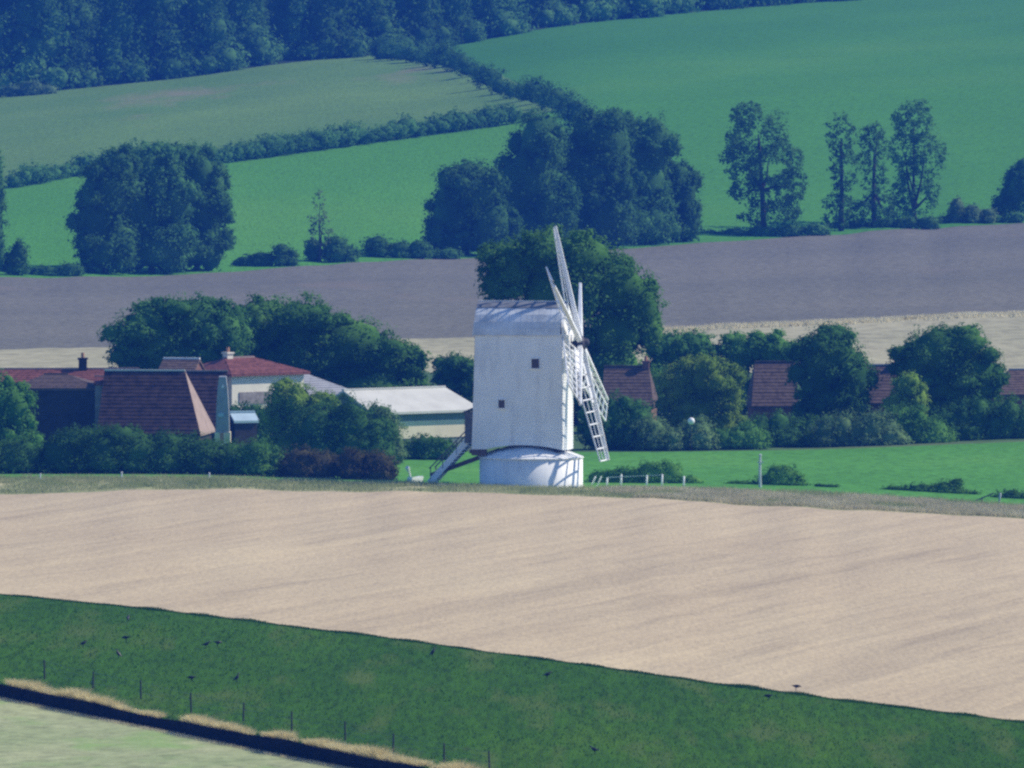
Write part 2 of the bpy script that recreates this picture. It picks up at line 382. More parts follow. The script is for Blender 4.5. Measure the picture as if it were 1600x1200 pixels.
sheet('hill_pasture', L_mid, L_wood, 'right', nv=40, amp=.5, fa=diag, fb=lambda T: 0 * T + 4600)
sheet('woodland_slope', L_wood, L_hill, 'woodfloor', nv=16)

# ------------------------------------------------------------------ foliage
def leaves(lobes, leaf, cover, rs, clump=0.24, gaps=0.0, core=0.66):
    leaf = leaf * .74
    """leaf quads gathered in clumps over ellipsoid lobes (cx,cy,cz,rx,ry,rz); returns V,Q"""
    Vs = []; Qs = []; off = 0
    L = np.array(lobes, float)
    for (cx, cy, cz, rx, ry, rz) in L:
        rm = (rx * ry * rz) ** (1 / 3); area = 4 * math.pi * ((rx * ry) ** 1.6 / 3 + (rx * rz) ** 1.6 / 3 + (ry * rz) ** 1.6 / 3) ** (1 / 1.6)
        rc = max(clump * rm, leaf * 1.3)
        nc = max(6, int(area / (rc * rc * 2.0)))
        d = rs.normal(size=(nc, 3)); d /= np.linalg.norm(d, axis=1)[:, None]
        d = d[d[:, 2] > -.85]; nc = len(d)
        if gaps: d = d[rs.random(nc) > gaps]; nc = len(d)
        rr = rs.uniform(.78, 1.10, nc)
        cc = np.array([cx, cy, cz]) + d * rr[:, None] * np.array([rx, ry, rz])
        # leave out clumps buried in another lobe
        keep = np.ones(nc, bool)
        for (ax, ay, az, bx, by, bz) in L:
            if (ax, ay, az) == (cx, cy, cz): continue
            keep &= (((cc - [ax, ay, az]) / [bx * .72, by * .72, bz * .72]) ** 2).sum(1) > 1
        cc = cc[keep]; dd = d[keep]; nc = len(cc)
        if not nc: continue
        m = max(5, int(cover * 4 * rc * rc / (leaf * leaf)))
        rcs = rc * rs.uniform(.6, 1.35, nc)
        o = rs.normal(size=(nc, m, 3)); o /= np.linalg.norm(o, axis=2)[:, :, None]
        o *= (rs.random((nc, m, 1)) ** .45)
        p = cc[:, None, :] + o * rcs[:, None, None] * np.array([1, 1, .8])
        nrm = o * .8 + dd[:, None, :] * .55 + rs.normal(size=o.shape) * .38 + np.array([.12, 0, .35])
        p = p.reshape(-1, 3); nrm = nrm.reshape(-1, 3); nrm /= np.linalg.norm(nrm, axis=1)[:, None] + 1e-6
        a = np.cross(nrm, rs.normal(size=nrm.shape)); a /= np.linalg.norm(a, axis=1)[:, None] + 1e-6
        b = np.cross(nrm, a)
        s = leaf * (.45 + 1.1 * rs.random(len(p)) ** 1.6)[:, None] * .5
        q = np.stack([p - a * s, p - b * s * .62 + a * s * .1, p + a * s * 1.1, p + b * s * .62 + a * s * .1], 1)
        n = len(p); Vs.append(q.reshape(-1, 3)); Qs.append(np.arange(4 * n).reshape(n, 4) + off); off += 4 * n
        if core:
            nu, nv_ = 10, 6
            th = np.linspace(0, 2 * np.pi, nu, endpoint=False); ph = np.linspace(-1.35, 1.35, nv_)
            TH, PH = np.meshgrid(th, ph); wob = 1 + rs.uniform(-.14, .14, TH.shape)
            g = np.stack([cx + rx * core * wob * np.cos(PH) * np.cos(TH), cy + ry * core * wob * np.cos(PH) * np.sin(TH), cz + rz * core * wob * np.sin(PH)], -1)
            idx = np.arange(nu * nv_).reshape(nv_, nu)
            Q = np.stack([idx[:-1], np.roll(idx[:-1], -1, 1), np.roll(idx[1:], -1, 1), idx[1:]], -1).reshape(-1, 4)
            Vs.append(g.reshape(-1, 3)); Qs.append(Q + off); off += nu * nv_
    return np.concatenate(Vs), np.concatenate(Qs)

def px_lobes(Y, spec, origin, dy=None, flat=1.0):
    """ellipses (px,py,rx,ry[,dY]) at depth Y -> lobes relative to origin"""
    out = []
    for e in spec:
        c = P(e[0], e[1], Y + (e[4] if len(e) > 4 else 0.0)) - origin
        k = PXM(Y); rx, rz = e[2] / k, e[3] / k
        out.append((c.x, c.y, c.z, rx, (dy or min(rx, rz * 1.2)) * flat, rz))
    return out
def trunk_mesh(lobes, h0, r0, rs):
    b = MB(); L = sorted(lobes, key=lambda l: -l[5] * l[3]); main = L[0]
    top = Vector((main[0], main[1], main[2]))
    j = Vector((top.x * .25 + rs.uniform(-.2, .2), top.y * .2, top.z * .45))
    b.tube([(0, 0, -.5), (0, 0, 0.2), j * .6, j, top * .75 + j * .25, top], [r0 * 1.45, r0 * 1.15, r0 * .95, r0 * .8, r0 * .5, r0 * .18], 8)
    for l in L[1:7]:
        e = Vector(l[:3]); mid = j.lerp(e, .5) + Vector((rs.uniform(-.3, .3), rs.uniform(-.3, .3), .1))
        b.tube([j, mid, e], [r0 * .55, r0 * .38, r0 * .14], 6)
    return b
SEED = [100]
def tree(name, label, cat, Y, spec, m='leaf', leaf=.30, cover=1.0, base_px=None, group=None, gaps=0.0, r0=None, core=.8, flat=1.0, clump=.24, zbase=None):
    SEED[0] += 1; rs = np.random.default_rng(SEED[0])
    bx = base_px if base_px is not None else sum(e[0] * e[2] for e in spec) / sum(e[2] for e in spec)
    o = onY(bx, Y)
    root = empty(name, o, 0, label, cat, group)
    lobes = px_lobes(Y, spec, o, flat=flat)
    if not gaps:                                # dense trees carry leaf down to the ground
        H_ = max(l[2] + l[5] for l in lobes); xa = min(l[0] - l[3] for l in lobes); xb = max(l[0] + l[3] for l in lobes)
        for f_ in (.3, .7):
            lobes.append((xa + (xb - xa) * f_, 0, .20 * H_, .27 * (xb - xa), .22 * (xb - xa), .24 * H_))
    for l in list(lobes):                       # boughs that break up the outline
        if l[3] < 4 * leaf: continue
        for _ in range(6):
            d = rs.normal(size=3); d[2] = abs(d[2]) * .9 - .25; d /= np.linalg.norm(d)
            q = rs.uniform(.20, .48)
            lobes.append((l[0] + d[0] * l[3] * .92, l[1] + d[1] * l[4] * .92, l[2] + d[2] * l[5] * .92, l[3] * q, l[4] * q, l[5] * q * .9))
    V, Q = leaves(lobes, leaf, cover, rs, clump, gaps, core)
    Q = Q[V[Q][:, :, 2].mean(1) > -.1]
    npmesh('crown', V, Q, m, root)
    H = max(l[2] + l[5] for l in lobes)
    trunk_mesh(lobes, H, r0 or max(.06, H * .022), rs).build('trunk', 'bark', root)
    return root
def bush(name, label, cat, Y, spec, m='leaf', leaf=.22, cover=1.0, group=None, gaps=0.0, flat=1.0, clump=.3):
    SEED[0] += 1; rs = np.random.default_rng(SEED[0])
    bx = sum(e[0] * e[2] for e in spec) / sum(e[2] for e in spec)
    o = onY(bx, Y); root = empty(name, o, 0, label, cat, group)
    lobes = px_lobes(Y, spec, o, flat=flat)
    n0 = len(lobes)
    for l in lobes[:n0]:
        g = gz(o.x + l[0], o.y + l[1]) - o.z; hh = max(l[2] - g, .2)
        lobes.append((l[0], l[1] - .2 * l[4], g + .42 * hh, l[3] * .95, l[4] * .95, hh * .6))
    V, Q = leaves(lobes, leaf, cover, rs, clump, gaps, .8)
    gl = np.array([gz(o.x + l[0], o.y + l[1]) - o.z for l in lobes])
    # nothing sinks below the soil beneath it
    fl = np.interp(V[:, 0], [l[0] for l in sorted(lobes)], gl[np.argsort([l[0] for l in lobes])])
    Q = Q[(V[:, 2] - fl)[Q].mean(1) > -.1]
    npmesh('foliage', V, Q, m, root)
    b = MB()
    for l, g in zip(lobes, gl):
        for k in range(3):
            x, y = l[0] + rs.uniform(-.3, .3) * l[3], l[1] + rs.uniform(-.3, .3) * l[4]
            b.tube([(l[0] + (x - l[0]) * .3, l[1] + (y - l[1]) * .3, g - .2), (x, y, l[2])], [.05, .02], 5)
    b.build('stem', 'bark', root)['kind'] = 'stuff'
    return root
def blades(name, pts, h, w, m, rs, lean=.35, hmul=1.0):
    """grass blades (triangles) rooted at pts"""
    n = len(pts); a = rs.uniform(0, 2 * np.pi, n); d = np.stack([np.cos(a), np.sin(a), 0 * a], 1)
    hh = h * rs.uniform(.5, 1.25, n) * hmul; ln = rs.normal(size=(n, 3)) * lean; ln[:, 2] = 0
    tip = pts + np.stack([0 * hh, 0 * hh, hh], 1) + ln * hh[:, None]
    ww = w * rs.uniform(.6, 1.3, n)[:, None] * .5
    V = np.stack([pts - d * ww, pts + d * ww, tip], 1).reshape(-1, 3)
    o = npmesh(name, V, np.arange(3 * n).reshape(n, 3), m)
    return o
def band_points(La, Lb, n, pa, pb, rs, tpow=1.0, t0=0.0, t1=1.0):
    px = rs.uniform(pa, pb, n); t = t0 + (t1 - t0) * rs.random(n) ** tpow
    Y = np.interp(px, GX, La[0]) * (1 - t) + np.interp(px, GX, Lb[0]) * t
    Z = np.interp(px, GX, La[1]) * (1 - t) + np.interp(px, GX, Lb[1]) * t
    return np.stack([(px - 800) / F * Y, Y, Z], 1), px, t

# ------------------------------------------------------------------ the windmill
MILL_A = math.radians(11.0)
mp_ = onY(830, 1003.0)
mill = empty('windmill', mp_, -MILL_A, 'white six-sailed post mill on a low round base beside the stubble field', 'windmill')
b = MB().lathe([(3.62, -.6), (3.62, .06), (3.60, .10), (3.60, 2.06), (3.3, 2.06)], 72)
rh = b.build('roundhouse_wall', 'white', mill, True)
# roundhouse roof: twenty-four boards, each its own facet
b = MB(); n = 48
b.lathe([(3.67, 2.03), (3.68, 2.09), (2.6, 2.52), (1.35, 2.92), (.6, 3.0), (.6, 2.9), (3.5, 2.03), (3.67, 2.03)], n)
b.build('roundhouse_roof', 'white', mill)
b = MB()
for k in range(24):
    a = 2 * math.pi * k / 24
    b.bar((3.66 * math.cos(a), 3.66 * math.sin(a), 2.105), (2.6 * math.cos(a), 2.6 * math.sin(a), 2.525), .05, .03)
b.build('roof_batten', 'white', mill)['kind'] = 'stuff'
MB().box((1.2, -3.60, .95), (.9, .10, 1.7), Matrix.Rotation(.33, 3, 'Z')).build('roundhouse_door', 'white', mill).rotation_euler = (0, 0, 2.3)
X0, X1, HW = -3.82, 2.58, 2.0
def clap(b, pts_of_z, z0, z1, dz, out):
    """weatherboards: each board's foot stands proud of the one below"""
    z = z0
    while z < z1 - .01:
        zt = min(z + dz, z1)
        (ax, ay), (bx, by) = pts_of_z(z); (cx, cy), (dx, dy_) = pts_of_z(zt)
        o1, o2 = Vector(out) * .028, Vector(out) * .004
        q = [Vector((ax, ay, z)) + o1, Vector((bx, by, z)) + o1, Vector((dx, dy_, zt)) + o2, Vector((cx, cy, zt)) + o2, Vector((ax, ay, z)), Vector((bx, by, z))]
        b.add(q, [(0, 1, 2, 3), (4, 5, 1, 0)])
        z = zt
EAVE = 10.75
tap = lambda z: .03 * max(0, z - 3)          # the buck narrows very slightly upward at the tail
arc = lambda x: 2.62 + .36 * max(0, 1 - ((x + .2) / 2.9) ** 2) if abs(x + .2) < 2.9 else 2.62
for sgn in (-1, 1):                            # the two long sides, their feet cut in an arc over the round roof
    b = MB(); xs = np.linspace(X0, X1, 33)
    for i in range(32):
        xa, xb = xs[i], xs[i + 1]; za, zb = arc(xa), arc(xb)
        b.add([(xa, sgn * HW, za), (xb, sgn * HW, zb), (xb, sgn * HW, 3.3), (xa, sgn * HW, 3.3),
               (xa, sgn * (HW - .08), za), (xb, sgn * (HW - .08), zb)], [(0, 1, 2, 3), (0, 4, 5, 1)])
    clap(b, lambda z: ((X0 + tap(z), sgn * HW), (X1, sgn * HW)), 3.3, EAVE, .205, (0, sgn, 0))
    b.build('side_wall', 'white', mill)
b = MB()
clap(b, lambda z: ((X0 + tap(z), -HW), (X0 + tap(z), HW)), 2.62, EAVE, .205, (-1, 0, 0))
b.build('tail_wall', 'white', mill)
# breast: bowed front with a slight corbel below the gable
def breast(z):
    s = 0.10 + .22 * math.exp(-((z - 8.6) / 1.1) ** 2)
    return s
b = MB(); ys = np.linspace(-HW, HW, 13); zsb = list(np.arange(2.62, EAVE - .4, .205)) + [EAVE - .4]
for i in range(len(zsb) - 1):
    za, zb = zsb[i], zsb[i + 1]
    for j in range(12):
        f = lambda y, z, o: (X1 + breast(z) * (1 - (y / HW) ** 2) + o, y, z)
        b.add([f(ys[j], za, .03), f(ys[j + 1], za, .03), f(ys[j + 1], zb, .004), f(ys[j], zb, .004), f(ys[j], za, 0), f(ys[j + 1], za, 0)], [(0, 1, 2, 3), (4, 5, 1, 0)])
b.build('breast_wall', 'white', mill)
for c_, d_ in (((X1 - .35, 0, 2.60), (.6, 3.6, .12)), ((-.6, 0, 3.0), (6.2, 3.7, .12)), ((-.6, 0, EAVE - .05), (6.2, 3.7, .1))): MB().box(c_, d_).build('floor_frame', 'dark_wood', mill)
# roof: arched boards
prof = [(2.14, 10.62), (2.02, 11.05), (1.80, 11.55), (1.45, 12.05), (.95, 12.48), (.42, 12.76), (0, 12.86)]
full = [(-y, z) for y, z in prof[:-1]] + [(y, z) for y, z in reversed(prof)]
b = MB(); xa, xb = X0 + .12, X1 - .12
nx = 15
for k in range(nx):
    u0, u1 = xa + (xb - xa) * k / nx, xa + (xb - xa) * (k + 1) / nx
    lift = .012 * ((k * 7) % 3)
    for i in range(len(full) - 1):
        (ya, za), (yb, zb) = full[i], full[i + 1]
        b.add([(u0, ya, za + lift), (u1, ya, za + lift), (u1, yb, zb + lift), (u0, yb, zb + lift)], [(0, 1, 2, 3)])
b.build('roof', 'roof_paint', mill)
cap = MB(); cpf = [(-.98, 12.50), (-.42, 12.80), (0, 12.905), (.42, 12.80), (.98, 12.50)]
for (ya, za), (yb, zb) in zip(cpf[:-1], cpf[1:]): cap.add([(xa - .03, ya, za + .02), (xb + .03, ya, za + .02), (xb + .03, yb, zb + .02), (xa - .03, yb, zb + .02)], [(0, 1, 2, 3)])
cap.build('ridge_capping', 'lead', mill)
MB().bar((xa - .04, 0, 12.95), (xb + .05, 0, 12.95), .16, .06).build('ridge_board', 'white', mill)
# gables
def gable(x, dx, name, m):
    g = MB(); poly = full
    lean = lambda z: -.10 * (z - EAVE) if dx > 0 else .05 * (z - EAVE)
    vv = [(x + lean(z), y, z) for y, z in poly] + [(x + lean(z) + dx, y * .97, z - .02) for y, z in poly]; n_ = len(poly)
    g.add(vv, [tuple(range(n_)), tuple(range(2 * n_ - 1, n_ - 1, -1))] + [(i, i + n_, (i + 1) % n_ + n_, (i + 1) % n_) for i in range(n_)])
    return g.build(name, m, mill)
gable(X1 - .02, .16, 'gable', 'white'); gable(X0 + .22, -.16, 'gable', 'white')
MB().prism([(-1.7, 9.9), (1.7, 9.9), (2.05, 10.65), (-2.05, 10.65)], X1 + .04, X1 + .30, 0).build('corbel', 'white', mill)
# windows on the side the photograph shows
for wx, wz, ww, wh in ((.70, 8.68, .56, .66), (-1.70, 5.85, .46, .56)):
    win = MB().box((wx, -HW - .045, wz), (ww, .05, wh)).build('window', 'glass', mill)
    fr = MB()
    for dx in (-1, 1): fr.box((wx + dx * (ww / 2 + .03), -HW - .055, wz), (.07, .09, wh + .12))
    fr.box((wx, -HW - .055, wz + wh / 2 + .03), (ww - .02, .088, .07)); fr.box((wx, -HW - .07, wz - wh / 2 - .04), (ww + .2, .14, .06))
    fr.build('window_frame', 'white', win)
# windshaft, iron poll end and six sails
TILT = math.radians(13.0)
hub = Vector((3.52, 0, 10.02)); YAW = Matrix.Rotation(math.radians(3.6), 3, 'Z')
ax_ = YAW @ Vector((math.cos(TILT), 0, math.sin(TILT)))
e1 = YAW @ Vector((0, 1, 0)); e2 = YAW @ Vector((-math.sin(TILT), 0, math.cos(TILT)))   # e2 points up within the sail plane
MB().tube([hub - ax_ * 1.5, hub - ax_ * .2], [.30, .28], 14).build('windshaft', 'iron', mill, True)
MB().tube([hub - ax_ * .28, hub - ax_ * .22, hub + ax_ * .22, hub + ax_ * .30, hub + ax_ * .55, hub + ax_ * .6], [.30, .52, .52, .36, .22, .10], 12).build('poll_end', 'iron', mill)
SL = 8.35
def make_sail():
    """built in the mill's frame standing straight up; copies are turned about the windshaft"""
    root = bpy.data.objects.new('sail', None); COL.objects.link(root); root.empty_display_size = .2
    # sail frame: x = along arm, y = across, z = forward
    def pt(r, s, f=0.0):
        w = math.radians(31 - 18 * (r - 1.2) / (SL - 1.2))      # weather angle
        return Vector((s * math.cos(w), s * math.sin(w) + f, r))   # local: X across, Y forward(-), Z along arm
    lead, trail = .50, 1.70
    arm = MB()
    for i in range(10):
        r0, r1 = .2 + (SL - .2) * i / 10, .2 + (SL - .2) * (i + 1) / 10
        w0 = .26 - .14 * i / 10
        arm.bar((0, .02, r0), (0, .02, r1 + .01), w0 * 1.25, w0 * 1.25, (1, 0, 0))
    arm.build('stock', 'sail_white', root)
    rr = np.linspace(1.3, SL - .05, 9)
    for s in (lead, trail):
        h = MB()
        for i in range(8): h.bar(pt(rr[i], s), pt(rr[i + 1], s), .09, .11, (1, 0, 0))
        h.build('hemlath', 'sail_white', root)
    for f_ in (.36, .68):
        h = MB()
        for i in range(8): h.bar(pt(rr[i], trail * f_, -.03), pt(rr[i + 1], trail * f_, -.03), .06, .06, (1, 0, 0))
        h.build('uplong', 'sail_white', root)
    lb = MB(); rl_ = np.linspace(1.2, 4.2, 8)
    for i in range(7):
        q = [pt(rl_[i], .10), pt(rl_[i], lead - .02), pt(rl_[i + 1], lead - .02), pt(rl_[i + 1], .10)]
        lb.add(q + [v + Vector((0, .03, 0)) for v in q], [(0, 1, 2, 3), (7, 6, 5, 4), (0, 4, 5, 1), (1, 5, 6, 2), (2, 6, 7, 3), (3, 7, 4, 0)])
    lb.build('leading_board', 'sail_white', root)
    for i, r in enumerate(rr):
        MB().bar(pt(r, lead + .04), pt(r, trail + .04) if False else pt(r, -0.0), .11, .09, (0, 0, 1)).bar(pt(r, 0), pt(r, trail + .04), .11, .09, (0, 0, 1)).build('bar', 'sail_white', root)
    return root
s0 = make_sail()
# local sail axes -> mill: X across, Y forward (-), Z arm
for k in range(6):
    s = s0 if k == 0 else copy_tree(s0)
    s.parent = mill
    a = math.radians(60 * k + 1.0)
    arm_d = e2 * math.cos(a) + e1 * math.sin(a)
    acr = ax_.cross(arm_d)          # across direction keeps the same handedness for every sail
    acr = -acr
    fwd = -ax_                      # local +Y points back into the mill
    R = Matrix((acr, acr.cross(arm_d) * -1, arm_d)).transposed()
    R = Matrix((acr, fwd, arm_d)).transposed()
    s.matrix_parent_inverse = Matrix()
    s.matrix_local = Matrix.Translation(hub + ax_ * (.10 if k % 3 == 0 else -.02 if k % 3 == 1 else .04)) @ R.to_4x4()
# tail ladder
lad = bpy.data.objects.new('tail_ladder', None); COL.objects.link(lad); lad.parent = mill
top, bot = Vector((X0 - .25, 0, 3.15)), Vector((-7.05, 0, .25))
for sy in (-1, 1):
    MB().bar(top + Vector((-.1, sy * .95, .25)), bot + Vector((0, sy * .95, 0)), .12, .42).build('stringer', 'white', lad)
    hr = MB().bar(top + Vector((.1, sy * .98, 1.25)), bot + Vector((0, sy * .98, 1.0)), .06, .08)
    for t in (0.02, .35, .68, .97):
        p_ = top.lerp(bot, t); hr.bar(p_ + Vector((0, sy * .98, .1)), p_ + Vector((0, sy * .98, 1.05)), .06, .06)
    hr.build('handrail', 'grey_wood', lad)
for i in range(13):
    p_ = top.lerp(bot, (i + .4) / 13.2)
    MB().box(p_ + Vector((0, 0, .05)), (.30, 1.78, .05)).build('step', 'grey_wood', lad)
MB().box((X0 - .30, 0, 3.12), (.75, 2.5, .10)).build('platform', 'grey_wood', mill)
pz = MB().box((X0 - .30, -1.2, 4.2), (.72, .08, 2.1)).box((X0 - .30, 1.2, 4.2), (.72, .08, 2.1))
pz.add([(X0 + .06, -1.35, 5.6), (X0 - .78, -1.35, 5.25), (X0 - .78, 1.35, 5.25), (X0 + .06, 1.35, 5.6), (X0 + .06, -1.35, 5.5), (X0 - .78, -1.35, 5.15), (X0 - .78, 1.35, 5.15), (X0 + .06, 1.35, 5.5)],
       [(0, 1, 2, 3), (4, 7, 6, 5), (0, 4, 5, 1), (1, 5, 6, 2), (2, 6, 7, 3)])
pz.build('porch', 'grey_wood', mill)
MB().bar((X0 - 3.3, -.2, .75), (-2.2, -.2, 2.55), .30, .30).build('tail_pole', 'brown_wood', mill)
MB().box((X0 + .5, -HW + .15, 2.45), (1.05, .34, .42)).build('sole_timber', 'brown_wood', mill)
MB().box((X0 - .05, 0, 2.5), (.3, 3.8, .26)).build('tail_timber', 'brown_wood', mill)

# ------------------------------------------------------------------ farm buildings and houses
def roof_faces(kind, L, D, ez, rz_, over=.3, hipl=0.0, hipr=0.0, thick=.14):
    """ridge along local x; hipl/hipr = how far each ridge end is drawn in"""
    a, d = L / 2 + over, D / 2 + over; sl = (rz_ - ez) / (D / 2); e = ez - sl * over
    v = [(-a, -d, e), (a, -d, e), (a, d, e), (-a, d, e), (-a + hipl, 0, rz_), (a - hipr, 0, rz_)]
    return v, sl
def building(name, label, cat, loc, rz, L, D, ez, rdz, wall, roof, hipl=0.0, hipr=0.0, hip_mat=None, chimney=None, windows=(), door=None, over=.3, lower=None, cmat='brick_wall', ridge='ridge_and_sunlit_tile'):
    root = empty(name, loc, rz, label, cat)
    w = MB()
    gl = [(-L / 2, -D / 2), (L / 2, -D / 2), (L / 2, D / 2), (-L / 2, D / 2)]
    w.add([(x, y, -1.0) for x, y in gl] + [(x, y, ez) for x, y in gl] + ([(-L / 2, 0, rdz - .1)] if hipl == 0 else [(-L / 2, 0, ez)]) + ([(L / 2, 0, rdz - .1)] if hipr == 0 else [(L / 2, 0, ez)]),
          [(0, 1, 5, 4), (2, 3, 7, 6), (1, 2, 6, 9, 5), (3, 0, 4, 8, 7)])
    w.build('wall', wall, root)
    v, sl = roof_faces(None, L, D, ez, rdz, over, hipl, hipr)
    up = [(x, y, z + .02) for x, y, z in v]; dn = [(x, y, z - .16) for x, y, z in v]
    def slab(idx, nm, m):
        s = MB(); k = len(idx)
        s.add([up[i] for i in idx] + [dn[i] for i in idx], [tuple(range(k)), tuple(range(2 * k - 1, k - 1, -1))] + [(i, i + k, (i + 1) % k + k, (i + 1) % k) for i in range(k)])
        return s.build(nm, m, root)
    r1 = slab((0, 1, 5, 4), 'roof_slope', roof); slab((2, 3, 4, 5), 'roof_slope', roof)
    if hipl: slab((3, 0, 4), 'roof_hip', hip_mat or roof)
    if hipr: slab((1, 2, 5), 'roof_hip', hip_mat or roof)
    # tile courses: every course stands a little proud of the one above
    e0, e1_, r1_, r0_ = [Vector(v[i]) for i in (0, 1, 5, 4)]
    sl_len = ((r0_ + r1_) / 2 - (e0 + e1_) / 2).length; nc = max(3, int(sl_len / .34)); tcm = MB()
    nrm = (e1_ - e0).cross(r0_ - e0).normalized()
    for k_ in range(nc):
        t0, t1 = k_ / nc, (k_ + .92) / nc
        q = [e0.lerp(r0_, t0), e1_.lerp(r1_, t0), e1_.lerp(r1_, t1), e0.lerp(r0_, t1)]
        lo, hi = nrm * (.045 + .008 * ((k_ * 5) % 3)), nrm * .027
        tcm.add([q[0] + lo, q[1] + lo, q[2] + hi, q[3] + hi, q[0] + nrm * .005, q[1] + nrm * .005], [(0, 1, 2, 3), (4, 5, 1, 0)])
    if roof not in ('white_sheet', 'blue_sheet'): tcm.build('tile_course', roof, root)['kind'] = 'stuff'
    rb = MB().bar(Vector(v[4]) + Vector((0, 0, .05)), Vector(v[5]) + Vector((0, 0, .05)), .26, .12)
    rb.build('ridge', ridge, root)
    if chimney:
        for (cx, ch, cw) in chimney:
            c = MB().box((cx, .0, rdz + ch / 2 - .4), (cw, cw, ch + .8)).box((cx, 0, rdz + ch + .05), (cw + .16, cw + .16, .12)).build('chimney', cmat, root)
            MB().lathe([(.11, 0), (.13, .1), (.12, .38), (.09, .38)], 10, (cx, 0, rdz + ch + .11)).build('chimney_pot', 'orange_brick', c)
    for (wx, wz, ww, wh) in windows:
        wn_ = MB().box((wx, -D / 2 - .01, wz), (ww, .05, wh)).build('window', 'glass', root)
        f = MB()
        for s in (-1, 1): f.box((wx + s * ww / 2, -D / 2 - .03, wz), (.07, .09, wh + .07))
        for s in (-1, 1): f.box((wx, -D / 2 - .031, wz + s * wh / 2), (ww - .08, .085, .07))
        f.build('window_frame', 'white', wn_)
    if door:
        MB().box((door[0], -D / 2 - .02, door[2] / 2), (door[1], .06, door[2])).build('door', 'dark_wood', root)
    if lower:   # a band of another cladding or colour below or above
        MB().box((lower[0], -D / 2 - .03, lower[2]), (lower[1], .06, lower[3])).build(lower[5] if len(lower) > 5 else 'cladding', lower[4], root)
    return root
def h_at(py, Y, px=800):
    """height above the ground at that column"""
    return P(px, py, Y).z - ground_z(px, Y)

# long red roof at the far left, partly over a dark hipped barn
Y = 1082
building('tiled_barn', 'long red tiled barn roof with a dark chimney behind the black hipped barn', 'barn', onY(40, Y), math.radians(3), 16.5, 7.0, h_at(612, Y), h_at(578, Y), 'flint_wall', 'red_tile', cmat='dark_wood',
         chimney=[(4.3, .75, .62)], hipr=.0)
Y = 1066
building('black_barn', 'near-black weatherboarded barn with broad low roof left of the tall tiled roof', 'barn', onY(95, Y), 0, 6.0, 7.0, h_at(606, Y), h_at(588, Y), 'dark_wood', 'brown_tile', hipl=1.9, hipr=2.6, over=.15, ridge='brown_tile')
building('brick_outhouse', 'narrow grey brick bay between the two barns', 'outbuilding', onY(164, 1064), 0, 1.35, 4, h_at(600, 1064), h_at(592, 1064), 'flint_wall', 'red_tile', over=.1)
Y = 1062
building('hipped_barn', 'big barn with steep dark tiled roof and right hip tinted pink as sunlit', 'barn', onY(244, Y), math.radians(-6.5), 7.2, 7.6, h_at(672, Y), h_at(583, Y), 'dark_wood', 'dark_tile', hipr=1.7, hip_mat='ridge_and_sunlit_tile', over=.25, ridge='white_sheet')  # hip coloured paler than the slope to paint in the sunlight
Y = 1072
building('dark_wing', 'dark roofed wing behind the sun-tinted hip of the steep roofed barn', 'barn', onY(310, Y), 0, 4.0, 6.0, h_at(664, Y), h_at(582, Y), 'dark_wood', 'dark_tile', over=.2)
building('rooflight_shed', 'small white topped roof rising just above the steep barn roof', 'shed', onY(284, 1084), math.radians(-14), 2.6, 3.2, h_at(579, 1084), h_at(562, 1084), 'brick_wall', 'brown_tile', over=.12, ridge='white')
# narrow pale gable beside the dark barns
Y = 1056; o = onY(348, Y)
tower = empty('narrow_shed', o, 0, 'tall narrow pale grey gable on a cream foot beside the dark barns', 'shed')
h6, h5, h4, h3, h2 = [h_at(py, Y, 348) for py in (692, 675, 640, 606, 588)]
MB().prism([(-.50, h5), (.50, h5), (.46, h4), (.36, h3), (.26, h2), (-.26, h2), (-.36, h3), (-.46, h4)], -.9, .9).build('gable_wall', 'slate', tower)
MB().box((-.1, -.93, h4 - .35), (.42, .06, .26)).build('vent', 'blue_sheet', tower)
MB().box((.02, -.94, h3 + .12), (.16, .1, .2)).build('lamp_case', 'white_plastic', tower)
MB().box((0, 0, (h5 - .5) / 2), (1.16, 1.96, h5 + .5)).build('foot', 'cream_wall', tower)
MB().box((-.05, -1.0, h5 - .42), (.24, .06, .78)).build('door', 'orange_brick', tower)
# red roofed house with cream wall, turned towards the sun
Y = 1088
building('red_roofed_house', 'cream walled house under a red hipped roof with grey shade coloured on its lower wall', 'house', onY(378, Y), math.radians(42), 7.2, 6.0, h_at(580, Y), h_at(560, Y), 'pale_wall', 'red_tile', hipl=2.2, hipr=2.8, over=.35,
         lower=(0, 5.8, h_at(620, Y), .9, 'flint_wall', 'wall_shade_band'), chimney=[(-1.4, .35, .55)], cmat='pale_wall')  # grey strip paints shade onto the lower part of the cream wall
building('slate_roofed_house', 'grey slate hipped roof running down towards the white roofed shed', 'house', onY(455, 1096), math.radians(30), 8.4, 7.0, h_at(616, 1096), h_at(580, 1096), 'flint_wall', 'slate', hipl=2.5, hipr=4.0, over=.3, ridge='slate')
Y = 1080
building('lean_to', 'small pale blue sheet lean-to roof below the cream walled house', 'shed', onY(378, 1070), math.radians(25), 1.8, 1.5, h_at(657, 1070), h_at(646, 1070), 'dark_wood', 'blue_sheet', over=.12, ridge='blue_sheet')
Y = 1078
building('white_roofed_shed', 'low farm shed with broad white roof and cream lower wall behind the mill ladder', 'shed', onY(622, Y), math.radians(40), 9.6, 5.8, h_at(636, Y), h_at(608, Y), 'green_board', 'white_sheet', over=.55,
         lower=(.1, 9.4, h_at(669, Y, 650), 1.3, 'cream_wall', 'lower_wall'), hipr=.8, ridge='white_sheet')
